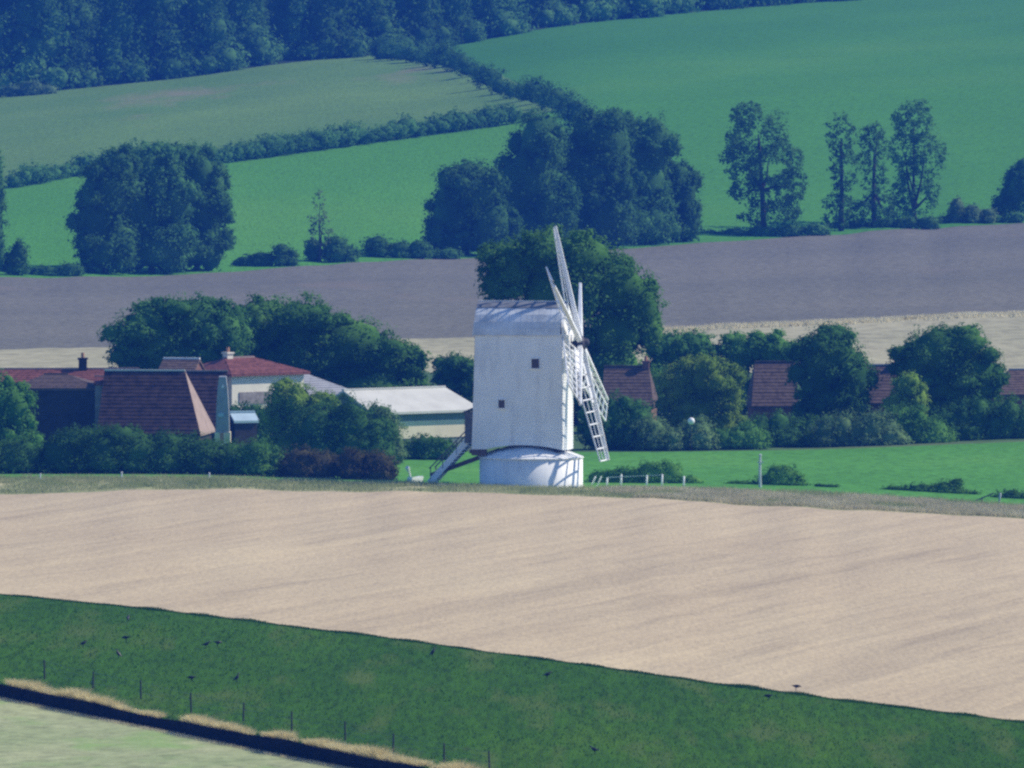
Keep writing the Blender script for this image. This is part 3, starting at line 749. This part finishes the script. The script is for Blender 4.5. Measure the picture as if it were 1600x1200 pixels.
# cottages on the right, mostly roofs between the trees
for (px, w_px, pr, pe, Yb, lab, hl, hr, rot, ch) in (
        (985, 74, 573, 628, 1112, 'brown tiled cottage roof seen through the turning sails', 0, .6, -5, [(1.2, .35, .5)]),
        (1206, 66, 566, 628, 1115, 'pinkish brown tiled roof between the pale green tree and the dark round tree', .5, .0, 4, None),
        (1385, 74, 571, 624, 1115, 'dark plum tiled roof with pale ridge between two large round trees', 0, 0, 3, [(.9, .15, .9)]),
        (1588, 80, 578, 612, 1115, 'brown hipped roof at the end of the village tree line', 1.6, 1.2, 12, None)):
    k = PXM(Yb)
    building('cottage', lab, 'cottage', onY(px, Yb), math.radians(rot), w_px / k, 5.6, h_at(pe, Yb, px), h_at(pr, Yb, px), 'brick_wall', 'brown_tile', hipl=hl, hipr=hr, over=.2, chimney=ch, ridge='brown_tile' if px < 1300 else 'slate')

# ------------------------------------------------------------------ village trees (left)
tree('spreading_tree', 'wide dark spreading tree behind the red roofs', 'tree', 1140, [(240, 525, 68, 50), (300, 500, 66, 38), (345, 530, 45, 55), (210, 560, 40, 35), (280, 560, 80, 45), (270, 490, 40, 26)], 'leaf2', .32)
tree('broad_tree', 'largest dome shaped dark tree behind the slate and white roofs', 'tree', 1150, [(420, 505, 52, 44), (470, 510, 75, 48), (540, 540, 75, 46), (600, 565, 55, 38), (480, 560, 110, 45), (640, 580, 26, 26), (400, 540, 40, 40), (560, 590, 80, 30)], 'leaf', .32)
tree('round_tree', 'small round tree tucked against the shaded side of the mill', 'tree', 1140, [(712, 580, 34, 30), (730, 595, 30, 30), (700, 600, 24, 20)], 'leaf2', .28)
tree('garden_tree', 'mid green bushy tree in front of the cream walled house', 'tree', 1050, [(446, 622, 30, 28), (462, 640, 38, 40), (432, 655, 24, 30), (478, 660, 38, 34), (505, 628, 24, 18)], 'leaf_light', .24)
bush('dark_shrub', 'dark dense shrub mound in front of the slate roof', 'shrub', 1042, [(500, 670, 44, 38), (545, 665, 44, 42), (585, 680, 36, 30), (560, 690, 50, 30)], 'leaf2', .24)
bush('grey_green_shrub', 'grey green shrub at the left end of the white roofed shed', 'shrub', 1046, [(590, 655, 30, 26), (605, 675, 26, 30), (612, 695, 26, 22)], 'leaf_grey', .22)
bush('round_shrub', 'dark rounded shrub below the cream wall of the white roofed shed', 'shrub', 1056, [(668, 697, 40, 19), (690, 700, 28, 17), (640, 705, 24, 18)], 'leaf2', .22)
tree('edge_tree', 'dark leafy tree half covering the black barn', 'tree', 1046, [(20, 640, 34, 42), (-10, 630, 40, 50), (30, 670, 24, 36), (5, 690, 50, 40)], 'leaf', .26)
bush('farm_hedge', 'long dark hedge along the foot of the barns', 'hedge', 1013, [(30, 715, 46, 32), (-40, 715, 50, 34), (95, 715, 44, 34), (120, 690, 40, 24), (160, 706, 46, 40), (215, 708, 44, 36), (265, 710, 44, 34), (315, 712, 44, 32), (360, 716, 36, 28), (190, 685, 36, 22)], 'leaf2', .22)
bush('green_shrub', 'dull green shrub beside the reddish brown bushes', 'shrub', 1011, [(400, 715, 38, 30), (385, 730, 34, 20), (430, 725, 28, 22)], 'leaf', .22)
bush('russet_bush', 'reddish brown bush with dark foot between green shrub and mill', 'bush', 1009, [(470, 722, 34, 24), (505, 726, 32, 22), (455, 735, 26, 16)], 'leaf_brown', .2)
bush('russet_bush', 'reddish brown bush next to the white bent pipe', 'bush', 1008, [(550, 724, 34, 24), (590, 726, 32, 22), (608, 735, 14, 12), (575, 738, 40, 14)], 'leaf_brown', .2)
bush('dark_shrub', 'added dark shrub standing for shade at the foot of the cream walled house', 'shrub', 1076, [(366, 655, 22, 24), (392, 652, 26, 24), (410, 660, 22, 26), (380, 680, 34, 22)], 'leaf2', .24)  # shrub added to make the shade below the house wall
# ------------------------------------------------------------------ village trees (right)
tree('great_tree', 'tallest dark green tree standing right behind the mill sails', 'tree', 1130, [(800, 420, 50, 48), (850, 400, 55, 46), (910, 410, 60, 46), (960, 450, 55, 50), (880, 460, 90, 60), (1000, 485, 38, 46), (960, 520, 55, 45), (860, 540, 70, 40), (780, 445, 32, 30), (1015, 520, 25, 30)], 'leaf', .34, r0=.42)
tree('row_tree', 'dark tree in the village row just right of the great tree', 'tree', 1150, [(1050, 550, 34, 36), (1085, 545, 36, 30), (1040, 580, 30, 34), (1105, 570, 30, 34)], 'leaf2', .3)
tree('row_tree', 'blue green tree in the village row above the pinkish brown roof', 'tree', 1150, [(1160, 550, 32, 30), (1205, 548, 36, 30), (1140, 575, 26, 36), (1225, 560, 26, 26)], 'leaf', .3)
tree('round_dark_tree', 'dark upright round tree right of the pinkish brown roof', 'tree', 1104, [(1296, 560, 54, 46), (1280, 590, 44, 46), (1325, 590, 40, 44), (1300, 620, 54, 34), (1300, 535, 36, 24)], 'leaf2', .28)
tree('dome_tree', 'wide dome shaped tree beside the plum roof towards the end of the row', 'tree', 1106, [(1470, 555, 66, 46), (1430, 575, 38, 40), (1520, 580, 46, 44), (1475, 600, 70, 44), (1540, 600, 30, 30)], 'leaf', .28)
tree('pale_tree', 'pale yellow green rounded tree in front of the cottages', 'tree', 1096, [(1100, 595, 50, 38), (1065, 605, 36, 38), (1135, 612, 30, 36), (1090, 640, 58, 32)], 'leaf_light', .24)
tree('young_tree', 'small light green tree in front of the plum roof', 'tree', 1092, [(1420, 605, 24, 24), (1412, 630, 26, 26), (1435, 625, 18, 24)], 'leaf_light', .22)
tree('shadowed_tree', 'very dark low tree directly behind the lowest sail', 'tree', 1080, [(955, 660, 36, 44), (995, 665, 30, 40), (930, 670, 26, 36), (970, 685, 46, 24)], 'leaf2', .24)
for (pa, pb, top_, lab, m_, Yh) in (
        (1005, 1095, 660, 'grey green hedge below the pale tree', 'leaf_grey', 1078),
        (1085, 1190, 668, 'dark hedge below the pinkish brown roof', 'leaf', 1079),
        (1180, 1290, 648, 'tall dark hedge below the round dark tree', 'leaf2', 1082),
        (1280, 1390, 640, 'mixed grey green hedge below the plum roof', 'leaf_grey', 1080),
        (1375, 1480, 646, 'olive hedge below the dome tree', 'leaf', 1081),
        (1470, 1640, 630, 'dark hedge below the hipped roof at the row end', 'leaf2', 1083)):
    sp_ = []; rs = np.random.default_rng(pa)
    base = 700 if pb < 1500 else 690
    for px in np.arange(pa + 12, pb, 24):
        t_ = top_ + rs.uniform(-9, 14); sp_.append((px, (t_ + base) / 2 + 4, rs.uniform(22, 32), (base - t_) / 2 + 8))
        if rs.random() < .6: sp_.append((px + 8, base - 14, rs.uniform(20, 30), 16, -1.0))
    bush('garden_hedge', lab, 'hedge', Yh, sp_, m_, .22)
# bushes in the paddock edge
bush('low_bush', 'low dark bush behind the white post fence', 'bush', 1013, [(1022, 741, 32, 24), (1045, 742, 28, 23), (992, 748, 34, 20), (962, 748, 28, 18), (938, 750, 24, 16), (1078, 754, 22, 12)], 'leaf', .18, flat=.7)
bush('low_bush', 'dark domed bush against the white pole', 'bush', 1013, [(1222, 746, 32, 22), (1200, 754, 24, 14), (1160, 760, 28, 10), (1245, 755, 20, 12)], 'leaf', .18, flat=.7)
bush('low_bush', 'tiny flat bush on the verge past the domed bush', 'bush', 1012, [(1296, 764, 18, 8), (1280, 764, 12, 6)], 'leaf2', .16, flat=.7)
bush('low_bush', 'long low bush on the verge beyond the tiny bush', 'bush', 1012, [(1400, 768, 26, 10), (1440, 768, 32, 14), (1480, 768, 30, 18), (1510, 778, 24, 14), (1495, 755, 10, 9)], 'leaf', .18, flat=.7)
bush('low_bush', 'blackish domed bush with a pale stake and white ball before it', 'bush', 1010, [(1585, 784, 34, 22), (1620, 784, 34, 22), (1563, 790, 20, 14)], 'leaf2', .18, flat=.7)

# ------------------------------------------------------------------ distant field trees
def far(name, label, spec, Y=None, m='leaf_far', **k):
    base = max(e[1] + e[3] for e in spec)
    px = sum(e[0] * e[2] for e in spec) / sum(e[2] for e in spec)
    if Y is None: Y = float(np.interp(px, GX, L_plough[0])) + 6
    return tree(name, label, 'tree', Y, spec, m, k.pop('leaf', .46), k.pop('cover', .9), clump=k.pop('clump', .26), **k)
far('field_tree', 'tall dark tree at the left end of the far tree line', [(-6, 290, 16, 60), (-12, 350, 22, 70)])
far('field_tree', 'dense dark tree with ragged left side beside the pasture', [(165, 300, 44, 48), (150, 350, 38, 50), (185, 260, 34, 30), (160, 390, 44, 38)])
far('field_tree', 'tallest of the dense dark trees beside the pasture', [(225, 270, 50, 48), (215, 330, 56, 60), (240, 385, 60, 42), (260, 248, 30, 24), (265, 310, 40, 50)])
far('field_tree', 'dense dark tree next to the hedge meeting the pasture', [(300, 270, 46, 48), (312, 330, 48, 56), (300, 385, 52, 40), (330, 290, 26, 40)])
far('field_tree', 'thin faint young tree alone in the light green pasture', [(500, 315, 9, 18), (497, 340, 15, 18), (502, 368, 20, 18)], m='leaf_grey', gaps=.35, core=0)
far('field_tree', 'dark broad tree at the left of the great far clump', [(740, 300, 50, 50), (710, 335, 44, 48), (765, 350, 44, 44), (690, 370, 30, 28), (730, 280, 32, 30)])
far('field_tree', 'tall rounded tree in the middle of the great far clump', [(800, 300, 40, 60), (845, 220, 44, 52), (830, 280, 44, 60), (855, 330, 44, 56), (820, 350, 40, 40)])
far('field_tree', 'tall flat topped tree in the great far clump', [(890, 260, 40, 60), (945, 220, 52, 48), (925, 280, 50, 60), (950, 330, 56, 56), (920, 205, 34, 34)])
far('field_tree', 'tall dark tree closing the flat top of the great far clump', [(985, 240, 36, 60), (1020, 225, 36, 50), (1005, 290, 42, 60), (1010, 345, 46, 44)])
far('field_tree', 'lower lit tree at the right of the great far clump', [(1040, 300, 34, 50), (1065, 300, 30, 46), (1075, 345, 24, 36), (1045, 350, 34, 36)])
far('field_tree', 'single airy tree with bare gaps standing between two clumps', [(1185, 210, 46, 42), (1200, 255, 46, 40), (1165, 255, 34, 34), (1205, 300, 36, 36), (1240, 290, 20, 30), (1165, 300, 26, 18), (1205, 335, 44, 22)], gaps=.05, core=0, cover=1.25)
far('field_tree', 'slim upright tree with narrow crown left of the tall pair', [(1314, 215, 22, 38), (1318, 265, 20, 40), (1308, 330, 22, 30), (1318, 300, 13, 40)], gaps=.04, core=0, cover=1.25)
far('field_tree', 'shorter leafy tree between the slim tree and the tallest one', [(1366, 235, 24, 38), (1368, 290, 20, 40), (1355, 335, 34, 22), (1380, 330, 22, 28)], gaps=.05, core=0, cover=1.25)
far('field_tree', 'tallest leaning tree at the right of the far row', [(1428, 190, 30, 32), (1415, 240, 24, 36), (1445, 245, 28, 38), (1430, 300, 30, 46), (1410, 330, 22, 24), (1470, 235, 10, 14)], gaps=.04, core=0, cover=1.25)
far('field_tree', 'dark tree leaving the picture at the right end of the row', [(1600, 300, 34, 42), (1575, 325, 24, 22)])
def farbush(label, pts, m='leaf_far', Y=None, cat='bush', name='field_bush'):
    px = sum(p[0] for p in pts) / len(pts)
    bush(name, label, cat, Y or float(np.interp(px, GX, L_plough[0])) + 5, pts, m, .42, .9)
farbush('small bush below the tall dark tree at the far left', [(30, 400, 16, 26), (18, 410, 16, 20)])
farbush('low dark hedge along the left foot of the pasture', [(70, 424, 30, 9), (110, 420, 24, 10), (45, 426, 20, 8)], cat='hedge', name='field_hedge')
farbush('low bush left of the thin young tree', [(440, 392, 16, 14), (455, 398, 14, 9), (410, 402, 26, 9), (385, 408, 26, 9)])
farbush('rounded bush at the foot of the thin young tree', [(490, 388, 16, 18), (525, 385, 26, 18), (545, 395, 18, 12)])
farbush('long bush between the young tree and the great clump', [(590, 384, 26, 18), (625, 390, 26, 14), (655, 388, 20, 14)])
farbush('low hedge below the single airy tree', [(1110, 368, 20, 10), (1150, 366, 26, 10), (1190, 362, 30, 10), (1235, 360, 28, 10), (1275, 358, 24, 10)], cat='hedge', name='field_hedge')
farbush('low hedge below the slim upright tree', [(1305, 355, 20, 10), (1340, 352, 26, 10), (1380, 350, 26, 10), (1415, 348, 26, 10), (1450, 346, 22, 9)], cat='hedge', name='field_hedge')
farbush('spiky shrub right of the tallest leaning tree', [(1495, 325, 14, 18), (1520, 332, 18, 14), (1545, 334, 14, 10), (1490, 340, 22, 8)], m='leaf_grey')
farbush('low hedge between the long bush and the great clump', [(672, 398, 20, 10), (700, 397, 22, 10), (560, 400, 18, 8), (640, 400, 22, 9)], cat='hedge', name='field_hedge')
farbush('low hedge running on past the spiky shrub', [(1480, 344, 20, 8), (1515, 342, 22, 8), (1550, 340, 22, 8), (1585, 338, 20, 8)], cat='hedge', name='field_hedge')
# the two long hedges
def long_hedge(label, pts, th, Yoff, m='leaf_far'):
    spec = []; rs = np.random.default_rng(len(pts) * 7 + int(th))
    pts = np.array(pts, float); d = np.r_[0, np.cumsum(np.hypot(*np.diff(pts, axis=0).T))]
    root = None; lob = []
    o = None
    for s in np.arange(0, d[-1], th * .55):
        px = np.interp(s, d, pts[:, 0]); py = np.interp(s, d, pts[:, 1])
        g = at(px, py); 
        if o is None: o = g.copy(); root = empty('field_hedge', o, 0, label, 'hedge')
        k = PXM(g.y); h = th / k * rs.uniform(.75, 1.25)
        lob.append((g.x - o.x, g.y - o.y, g.z - o.z + h * .45, h * rs.uniform(.6, .85), h * .7, h * .55))
    V, Q = leaves(lob, .45, .9, rs, .35, 0, .7)
    npmesh('foliage', V, Q, m, root)
    b = MB()
    for l in lob[::2]: b.tube([(l[0], l[1], l[2] - l[5] - .3), (l[0], l[1], l[2])], [.12, .05], 5)
    b.build('stem', 'bark', root)['kind'] = 'stuff'
long_hedge('long dark hedge climbing between the light pasture and the pale upper pasture', [(20, 294), (120, 275), (240, 262), (360, 254), (480, 237), (600, 221), (700, 207), (800, 193)], 29, 0)
long_hedge('diagonal dark hedge dividing the pale upper pasture from the wide hill pasture', [(605, 92), (660, 100), (710, 108), (750, 128), (786, 150), (820, 158), (868, 172), (892, 186), (908, 202)], 34, 0)

# ------------------------------------------------------------------ the wood on the skyline
wood_src = []
for v in range(5):
    rs = np.random.default_rng(900 + v); lob = []
    H = 15.0
    for k in range(9):
        a = rs.uniform(0, 6.28); t = k / 8
        r = rs.uniform(.2, 2.6) * (1 - .5 * t)
        lob.append((r * math.cos(a), r * math.sin(a), 2.2 + t * (H - 5.2), rs.uniform(2.4, 3.6) * (1.05 - .3 * t), rs.uniform(2.4, 3.6) * (1.05 - .3 * t), rs.uniform(2.2, 3.2)))
    for k in range(5):
        a = k * 1.257 + rs.uniform(0, 1); lob.append((3.2 * math.cos(a), 3.2 * math.sin(a), 1.2, 2.4, 2.4, 2.0))
    root = empty('woodland_tree', (0, 0, 0), 0)
    V, Q = leaves(lob, .62, .8, rs, .26, .05, .66); Q = Q[V[Q][:, :, 2].mean(1) > -.6]
    npmesh('crown', V, Q, 'leaf_wood', root)
    trunk_mesh(lob, H, .32, rs).build('trunk', 'bark', root)
    wood_src.append(root)
rs = np.random.default_rng(55); used = set(); k = 0
LAB = ['leafy tree along the lower edge of the skyline wood', 'leafy tree in the second rank of the skyline wood', 'leafy tree deep inside the skyline wood']
for row, (dYs, step, sc) in enumerate(((5, 66, 1.3), (36, 84, 1.5), (75, 90, 1.6))):
    for px in np.arange(-150 + row * 21, 1380, step):
        if row == 2 and px > 700: continue
        if row == 1 and px > 1150: continue
        p = px + rs.uniform(-14, 14); Y = float(np.interp(p, GX, L_wood[0])) + dYs + rs.uniform(-4, 6)
        i = k % 5; k += 1
        o = wood_src[i] if i not in used else copy_tree(wood_src[i]); used.add(i)
        o.location = onY(p, Y); o.rotation_euler = (0, 0, rs.uniform(0, 6.28)); s = sc * rs.uniform(.85, 1.18)
        o.scale = (s, s, s * rs.uniform(.9, 1.12))
        tag(o, LAB[row], 'tree', ['wood edge trees', 'second rank wood trees', 'inner wood trees'][row])
farbush('low shrubs at the foot of the wood edge', [(20, 142, 22, 10), (50, 138, 24, 12), (75, 140, 16, 9)], m='leaf_grey', Y=2396)
bush('field_bush', 'pale shrub where the diagonal hedge meets the wood', 'bush', 2440, [(600, 76, 20, 12), (630, 72, 24, 16), (660, 78, 22, 14), (690, 84, 20, 10)], 'leaf_wood', .5, .9)

# ------------------------------------------------------------------ grasses
rs = np.random.default_rng(21)
pts, px, t = band_points(L_bank, L_green, 60000, -300, 900, rs, 1.6, 0.0, .022)
lump = vnoise(pts[:, 0], pts[:, 1] * .2, 1.3, 5) + .8 * vnoise(pts[:, 0], pts[:, 1], 3.1, 6)
keep = (lump > -.45) & (px > 15)
tag(blades('dry_grass', pts[keep] - [0, 0, .03], .40, .035, 'dry', rs, .8, np.clip(.75 + .8 * lump[keep], .35, 1.7)), kind='stuff', label='dry yellow grass fringing the ditch bank', cat='grass')
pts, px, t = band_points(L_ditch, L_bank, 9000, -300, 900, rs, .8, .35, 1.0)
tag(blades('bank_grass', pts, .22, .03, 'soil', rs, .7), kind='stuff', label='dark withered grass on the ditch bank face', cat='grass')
pts, px, t = band_points(L_near, L_lip, 16000, -300, 900, rs, .5, .992, 1.0)
tag(blades('lip_grass', pts - [0, 0, .02], .13, .03, 'straw_blade', rs, .5), kind='stuff', label='bleached short grass along the near ditch lip', cat='grass')
pts, px, t = band_points(L_bank, L_green, 24000, -100, 1700, rs, 1.0, .0, 1.0)
tag(blades('crop_tufts', pts, .11, .06, 'field_blade', rs, .6), kind='stuff', label='green crop tufts across the dark green field', cat='grass')
pts, px, t = band_points(L_bank, L_green, 26000, -100, 1700, rs, .5, .985, 1.0)
tag(blades('crop_edge', pts, .10, .05, 'field_blade', rs, .5, np.clip(.7 + 1.2 * vnoise(pts[:, 0], pts[:, 1], 1.1, 31), .15, 1.9)), kind='stuff', label='taller green crop edge against the pale stubble', cat='grass')
pts, px, t = band_points(L_stub, L_verge, 70000, -100, 1700, rs, .8, .02, 1.0)
lump = vnoise(pts[:, 0], pts[:, 1], .7, 9) + .7 * vnoise(pts[:, 0], pts[:, 1], 2.0, 10)
keep = lump > -.25
tag(blades('verge_grass', pts[keep] - [0, 0, .03], .34, .05, 'verge_blade', rs, .5), kind='stuff', label='rough mixed grass along the brow by the mill', cat='grass')
pts, px, t = band_points(L_stub, L_verge, 60000, 940, 1750, rs, 1.0, .03, .85)
lump = vnoise(pts[:, 0], pts[:, 1], .5, 12); keep = lump > -.22
tag(blades('bleached_grass', pts[keep] - [0, 0, .03], .38, .05, 'straw_blade', rs, .5), kind='stuff', label='bleached tall grass right of the mill', cat='grass')
pts, px, t = band_points(L_vill, L_straw, 16000, 900, 1700, rs, .3, .93, 1.0)
lump = vnoise(pts[:, 0], pts[:, 1], .35, 14) + .6 * vnoise(pts[:, 0], pts[:, 1], 1.1, 15); keep = lump > -.2
tag(blades('straw_fringe', pts[keep], .42, .16, 'straw_blade', rs, .5), kind='stuff', label='bleached grass fringe below the ploughed field', cat='grass')

# ------------------------------------------------------------------ fences, posts and oddments
fp = [(70, 1062), (145, 1077), (220, 1092), (299, 1115), (380, 1128), (456, 1143), (540, 1157), (614, 1176), (694, 1190), (765, 1203)]
g0 = at(*fp[0]); fence = empty('wire_fence', g0, 0, 'thin dark post and wire fence above the dry grass ditch bank', 'fence')
tops = []
for i, (px, py) in enumerate(fp):
    g = at(px, py) - g0; hgt = (.92, .82, .86, .95, .85, .9, .84, .82, .8, .8)[i]
    b = MB().tube([g + Vector((0, 0, -.2)), g + Vector((.03 * ((i * 5) % 3 - 1), 0, hgt))], [.048, .04], 7); b.build('post', 'post_wood', fence)
    tops.append((g, hgt))
for f_ in (.35, .65, .93):
    b = MB()
    for (a, ha), (c, hc) in zip(tops[:-1], tops[1:]):
        m_ = (a + c) / 2
        b.tube([a + Vector((0, -.04, ha * f_)), m_ + Vector((0, -.04, (ha + hc) / 2 * f_ - .03)), c + Vector((0, -.04, hc * f_))], .007, 4)
    b.build('wire', 'wire', fence)
# white fence right of the mill
o0 = onY(970, 1006); wf = empty('white_fence', o0, 0, 'low white post and rail fence right of the mill base', 'fence')
wpx = [(948, 746), (970, 741), (1010, 742), (1034, 741), (1068, 744)]
for px, pt_ in wpx:
    g = onY(px, 1006); h = P(px, pt_, 1006).z - g.z
    MB().tube([g - o0 + Vector((0, 0, -.2)), g - o0 + Vector((.04, 0, h))], [.075, .065], 10).build('post', 'white', wf, True)
g1, g2 = onY(948, 1006) - o0, onY(1034, 1006) - o0
MB().bar(g1 + Vector((0, -.07, P(948, 746, 1006).z - onY(948, 1006).z)), g2 + Vector((0, -.07, P(1034, 742, 1006).z - onY(1034, 1006).z)), .03, .05).build('rail', 'grey_white', wf)
for px, lab in ((922, 'short white stake leaning by the mill base'), (931, 'white leaning stake between mill base and white fence')):
    g = onY(px, 1004); s_ = MB().tube([(0, 0, -.15), (.38, 0, .72), (.40, 0, .76)], [.05, .05, .02], 8).build('stake', 'white', None, True)
    s_.location = g; tag(s_, lab, 'stake')
# pole with insulator head
g = onY(1188, 1008); H = P(1188, 713, 1008).z - g.z
pole = empty('white_pole', g, 0, 'slim white pole with small crosspiece standing in the paddock edge', 'pole')
MB().tube([(0, 0, -.3), (-.03, 0, H * .5), (.0, 0, H)], [.11, .10, .08], 10).build('shaft', 'grey_white', pole)
MB().bar((-.22, 0, H - .42), (.22, 0, H - .42), .07, .08).build('crosspiece', 'grey_white', pole)
MB().lathe([(.0, .0), (.10, .02), (.11, .12), (.0, .18)], 10, (0, 0, H)).build('cap', 'grey_white', pole)
# white bent pipe and trough left of the mill
g = onY(648, 1006.5)
pipe = empty('water_pump', g, .75, 'white bent pipe rising from a low white trough left of the ladder', 'pump')
MB().tube([(-.42, 0, .05), (-.44, 0, .45), (-.60, 0, .78), (-.72, 0, .98)], [.07, .07, .08, .09], 9).tube([(-.60, 0, .78), (-.70, 0, .98), (-.64, 0, 1.08)], [.12, .17, .10], 9).build('pipe', 'white_plastic', pipe)
MB().prism([(-.55, -.05), (.5, -.05), (.62, .36), (.1, .30), (-.45, .34)], -.25, .25).build('trough', 'white_plastic', pipe)
sl = MB().prism([(-.3, -.03), (.3, -.03), (.26, .14), (-.1, .17), (-.28, .12)], -.2, .2).build('white_stone', 'white', None); sl.location = onY(691, 998)
tag(sl, 'small flat white stone at the foot of the mill ladder', 'stone')
for px, Yp, h, lab in ((190, 1000, .45, 'short white marker post before the long farm hedge'), (327, 1000, .42, 'short white marker post before the green shrub'), (63, 1000, .35, 'short white marker post before the edge of the black barn hedge')):
    p_ = MB().tube([(0, 0, -.2), (0, 0, h)], [.055, .05], 8).lathe([(.0, h - .001), (.06, h), (.06, h + .05), (0, h + .07)], 8).build('marker_post', 'white', None)
    p_.location = onY(px, Yp); tag(p_, lab, 'post')
# pale stake and white ball at the right edge, white ball in the hedge
g = onY(1562, 1004); s_ = MB().tube([(-.05, 0, -.15), (.06, 0, .62), (.07, 0, .68)], [.08, .075, .03], 8).build('stake', 'grey_white', None, True); s_.location = g
tag(s_, 'pale grey stake before the blackish domed bush', 'stake')
def ball(px, py, Y, r, lab):
    c = P(px, py, Y)
    g_ = gz(c.x, Y)
    root = empty('white_ball', (c.x, Y, g_), 0, lab, 'sphere')  # plain unlit white ball on a thin stalk, not a light source
    MB().lathe([(0, -r)] + [(r * math.cos(a), r * math.sin(a)) for a in np.linspace(-1.4, 1.4, 9)] + [(0, r)], 16, (0, 0, c.z - g_)).build('globe', 'white_plastic', root, True)
    MB().tube([(0, 0, -.2), (0, 0, c.z - g_ - r * .9)], [.022, .02], 8).build('stalk', 'dark_wood', root)
ball(1592, 793, 1002.5, .14, 'small white globe on a stub beside the blackish domed bush')
ball(1080, 658, 1074.5, .27, 'white globe standing before the hedge under the pale tree')
# gate rail by the right bush
g0 = onY(1545, 1004); rl = empty('rail', g0, 0, 'grey fallen rail on the verge beside the long low bush', 'rail')
MB().bar((-.9, 0, .08), (.35, 0, .62), .07, .09).build('pole', 'grey_wood', rl); MB().bar((-.5, .1, -.1), (-.45, .1, .34), .08, .08).build('prop', 'grey_wood', rl)

# ------------------------------------------------------------------ rooks on the green field
def rook_mesh(name, pitch, headup):
    """one lofted body from tail tip to beak, with two legs"""
    st = [(-.235, .0, .045, .010), (-.17, .0, .045, .018), (-.11, .004, .055, .040), (-.04, .01, .075, .068), (.04, .02, .082, .080), (.10, .038, .066, .068), (.135, .07 + headup * .4, .045, .05), (.155, .105 + headup, .04, .042), (.185, .112 + headup, .036, .036), (.207, .108 + headup, .018, .018), (.262, .098 + headup, .004, .005)]
    n = 12; b = MB(); vv = []; c, s = math.cos(pitch), math.sin(pitch)
    for x, z, w, h in st:
        for k in range(n):
            a = 2 * math.pi * k / n; yy, zz = w * math.cos(a), z + h * math.sin(a)
            vv.append((x * c - zz * s, yy, x * s + zz * c + .19))
    fs = [(i * n + k, i * n + (k + 1) % n, (i + 1) * n + (k + 1) % n, (i + 1) * n + k) for i in range(len(st) - 1) for k in range(n)] + [tuple(range(n))[::-1], tuple((len(st) - 1) * n + k for k in range(n))]
    b.add(vv, fs)
    for sy in (-.035, .035):
        b.tube([(.0, sy, .17), (-.015, sy, .08), (.0, sy, .0)], [.026, .011, .009], 6); b.tube([(-.03, sy, .004), (.06, sy, .004)], [.006, .006], 5)
    return b.build(name, 'crow', None, True)
rk = [rook_mesh('rook', .10, 0.0), rook_mesh('rook', .55, .02), rook_mesh('rook', -.25, -.05)]
spots = [(130, 1013, 0, .3, 'rook standing side on in the green field near two others'), (197, 1004, 2, 2.8, 'rook with lowered head feeding above the upright rook'), (185, 1029, 1, 2.9, 'rook standing upright with raised breast above the wire fence'), (200, 973, 0, 1.4, 'lone rook close below the stubble edge'),
         (340, 1012, 2, .2, 'rook feeding with head down on a worn patch of the field'), (322, 1014, 0, .1, 'rook walking just behind the feeding rook on the worn patch'), (300, 1066, 2, 3.3, 'rook bending to feed above the fourth fence post'), (370, 1067, 1, .5, 'plump rook standing above the fifth fence post'), (676, 1027, 1, .4, 'upright rook right under the middle of the stubble edge'),
         (855, 1062, 0, .2, 'rook walking in the open middle of the green field'), (929, 1180, 0, 3.0, 'rook low in the green field far from the others'), (1244, 1080, 2, .1, 'rook crouching on the very edge of the stubble'), (1201, 1095, 2, 3.2, 'rook crouching just below the one on the stubble edge')]
seen = set()
for px, py, v, rz, lab in spots:
    o = rk[v] if v not in seen else rk[v].copy()
    if v in seen: COL.objects.link(o)
    seen.add(v); o.location = at(px, py) + Vector((0, 0, .03)); o.rotation_euler = (0, 0, rz); o.scale = (1, 1, 1)
    tag(o, lab, 'bird', 'rooks feeding on the green field')

# ------------------------------------------------------------------ the air
hz_ = MB().box((0, 2650, 35.0), (8200, 7000, 96.0)).build('haze', 'soil', None)
hm = bpy.data.materials.new('blue_summer_haze'); hm.use_nodes = True; nt = hm.node_tree; nt.nodes.clear()
out = nt.nodes.new('ShaderNodeOutputMaterial'); pv = nt.nodes.new('ShaderNodeVolumePrincipled')
pv.inputs['Density'].default_value = HAZE_DENSITY; pv.inputs['Color'].default_value = (*HAZE_COLOR, 1); pv.inputs['Anisotropy'].default_value = 0.0
nt.links.new(pv.outputs[0], out.inputs['Volume'])
hz_.data.materials.clear(); hz_.data.materials.append(hm); hz_['kind'] = 'stuff'
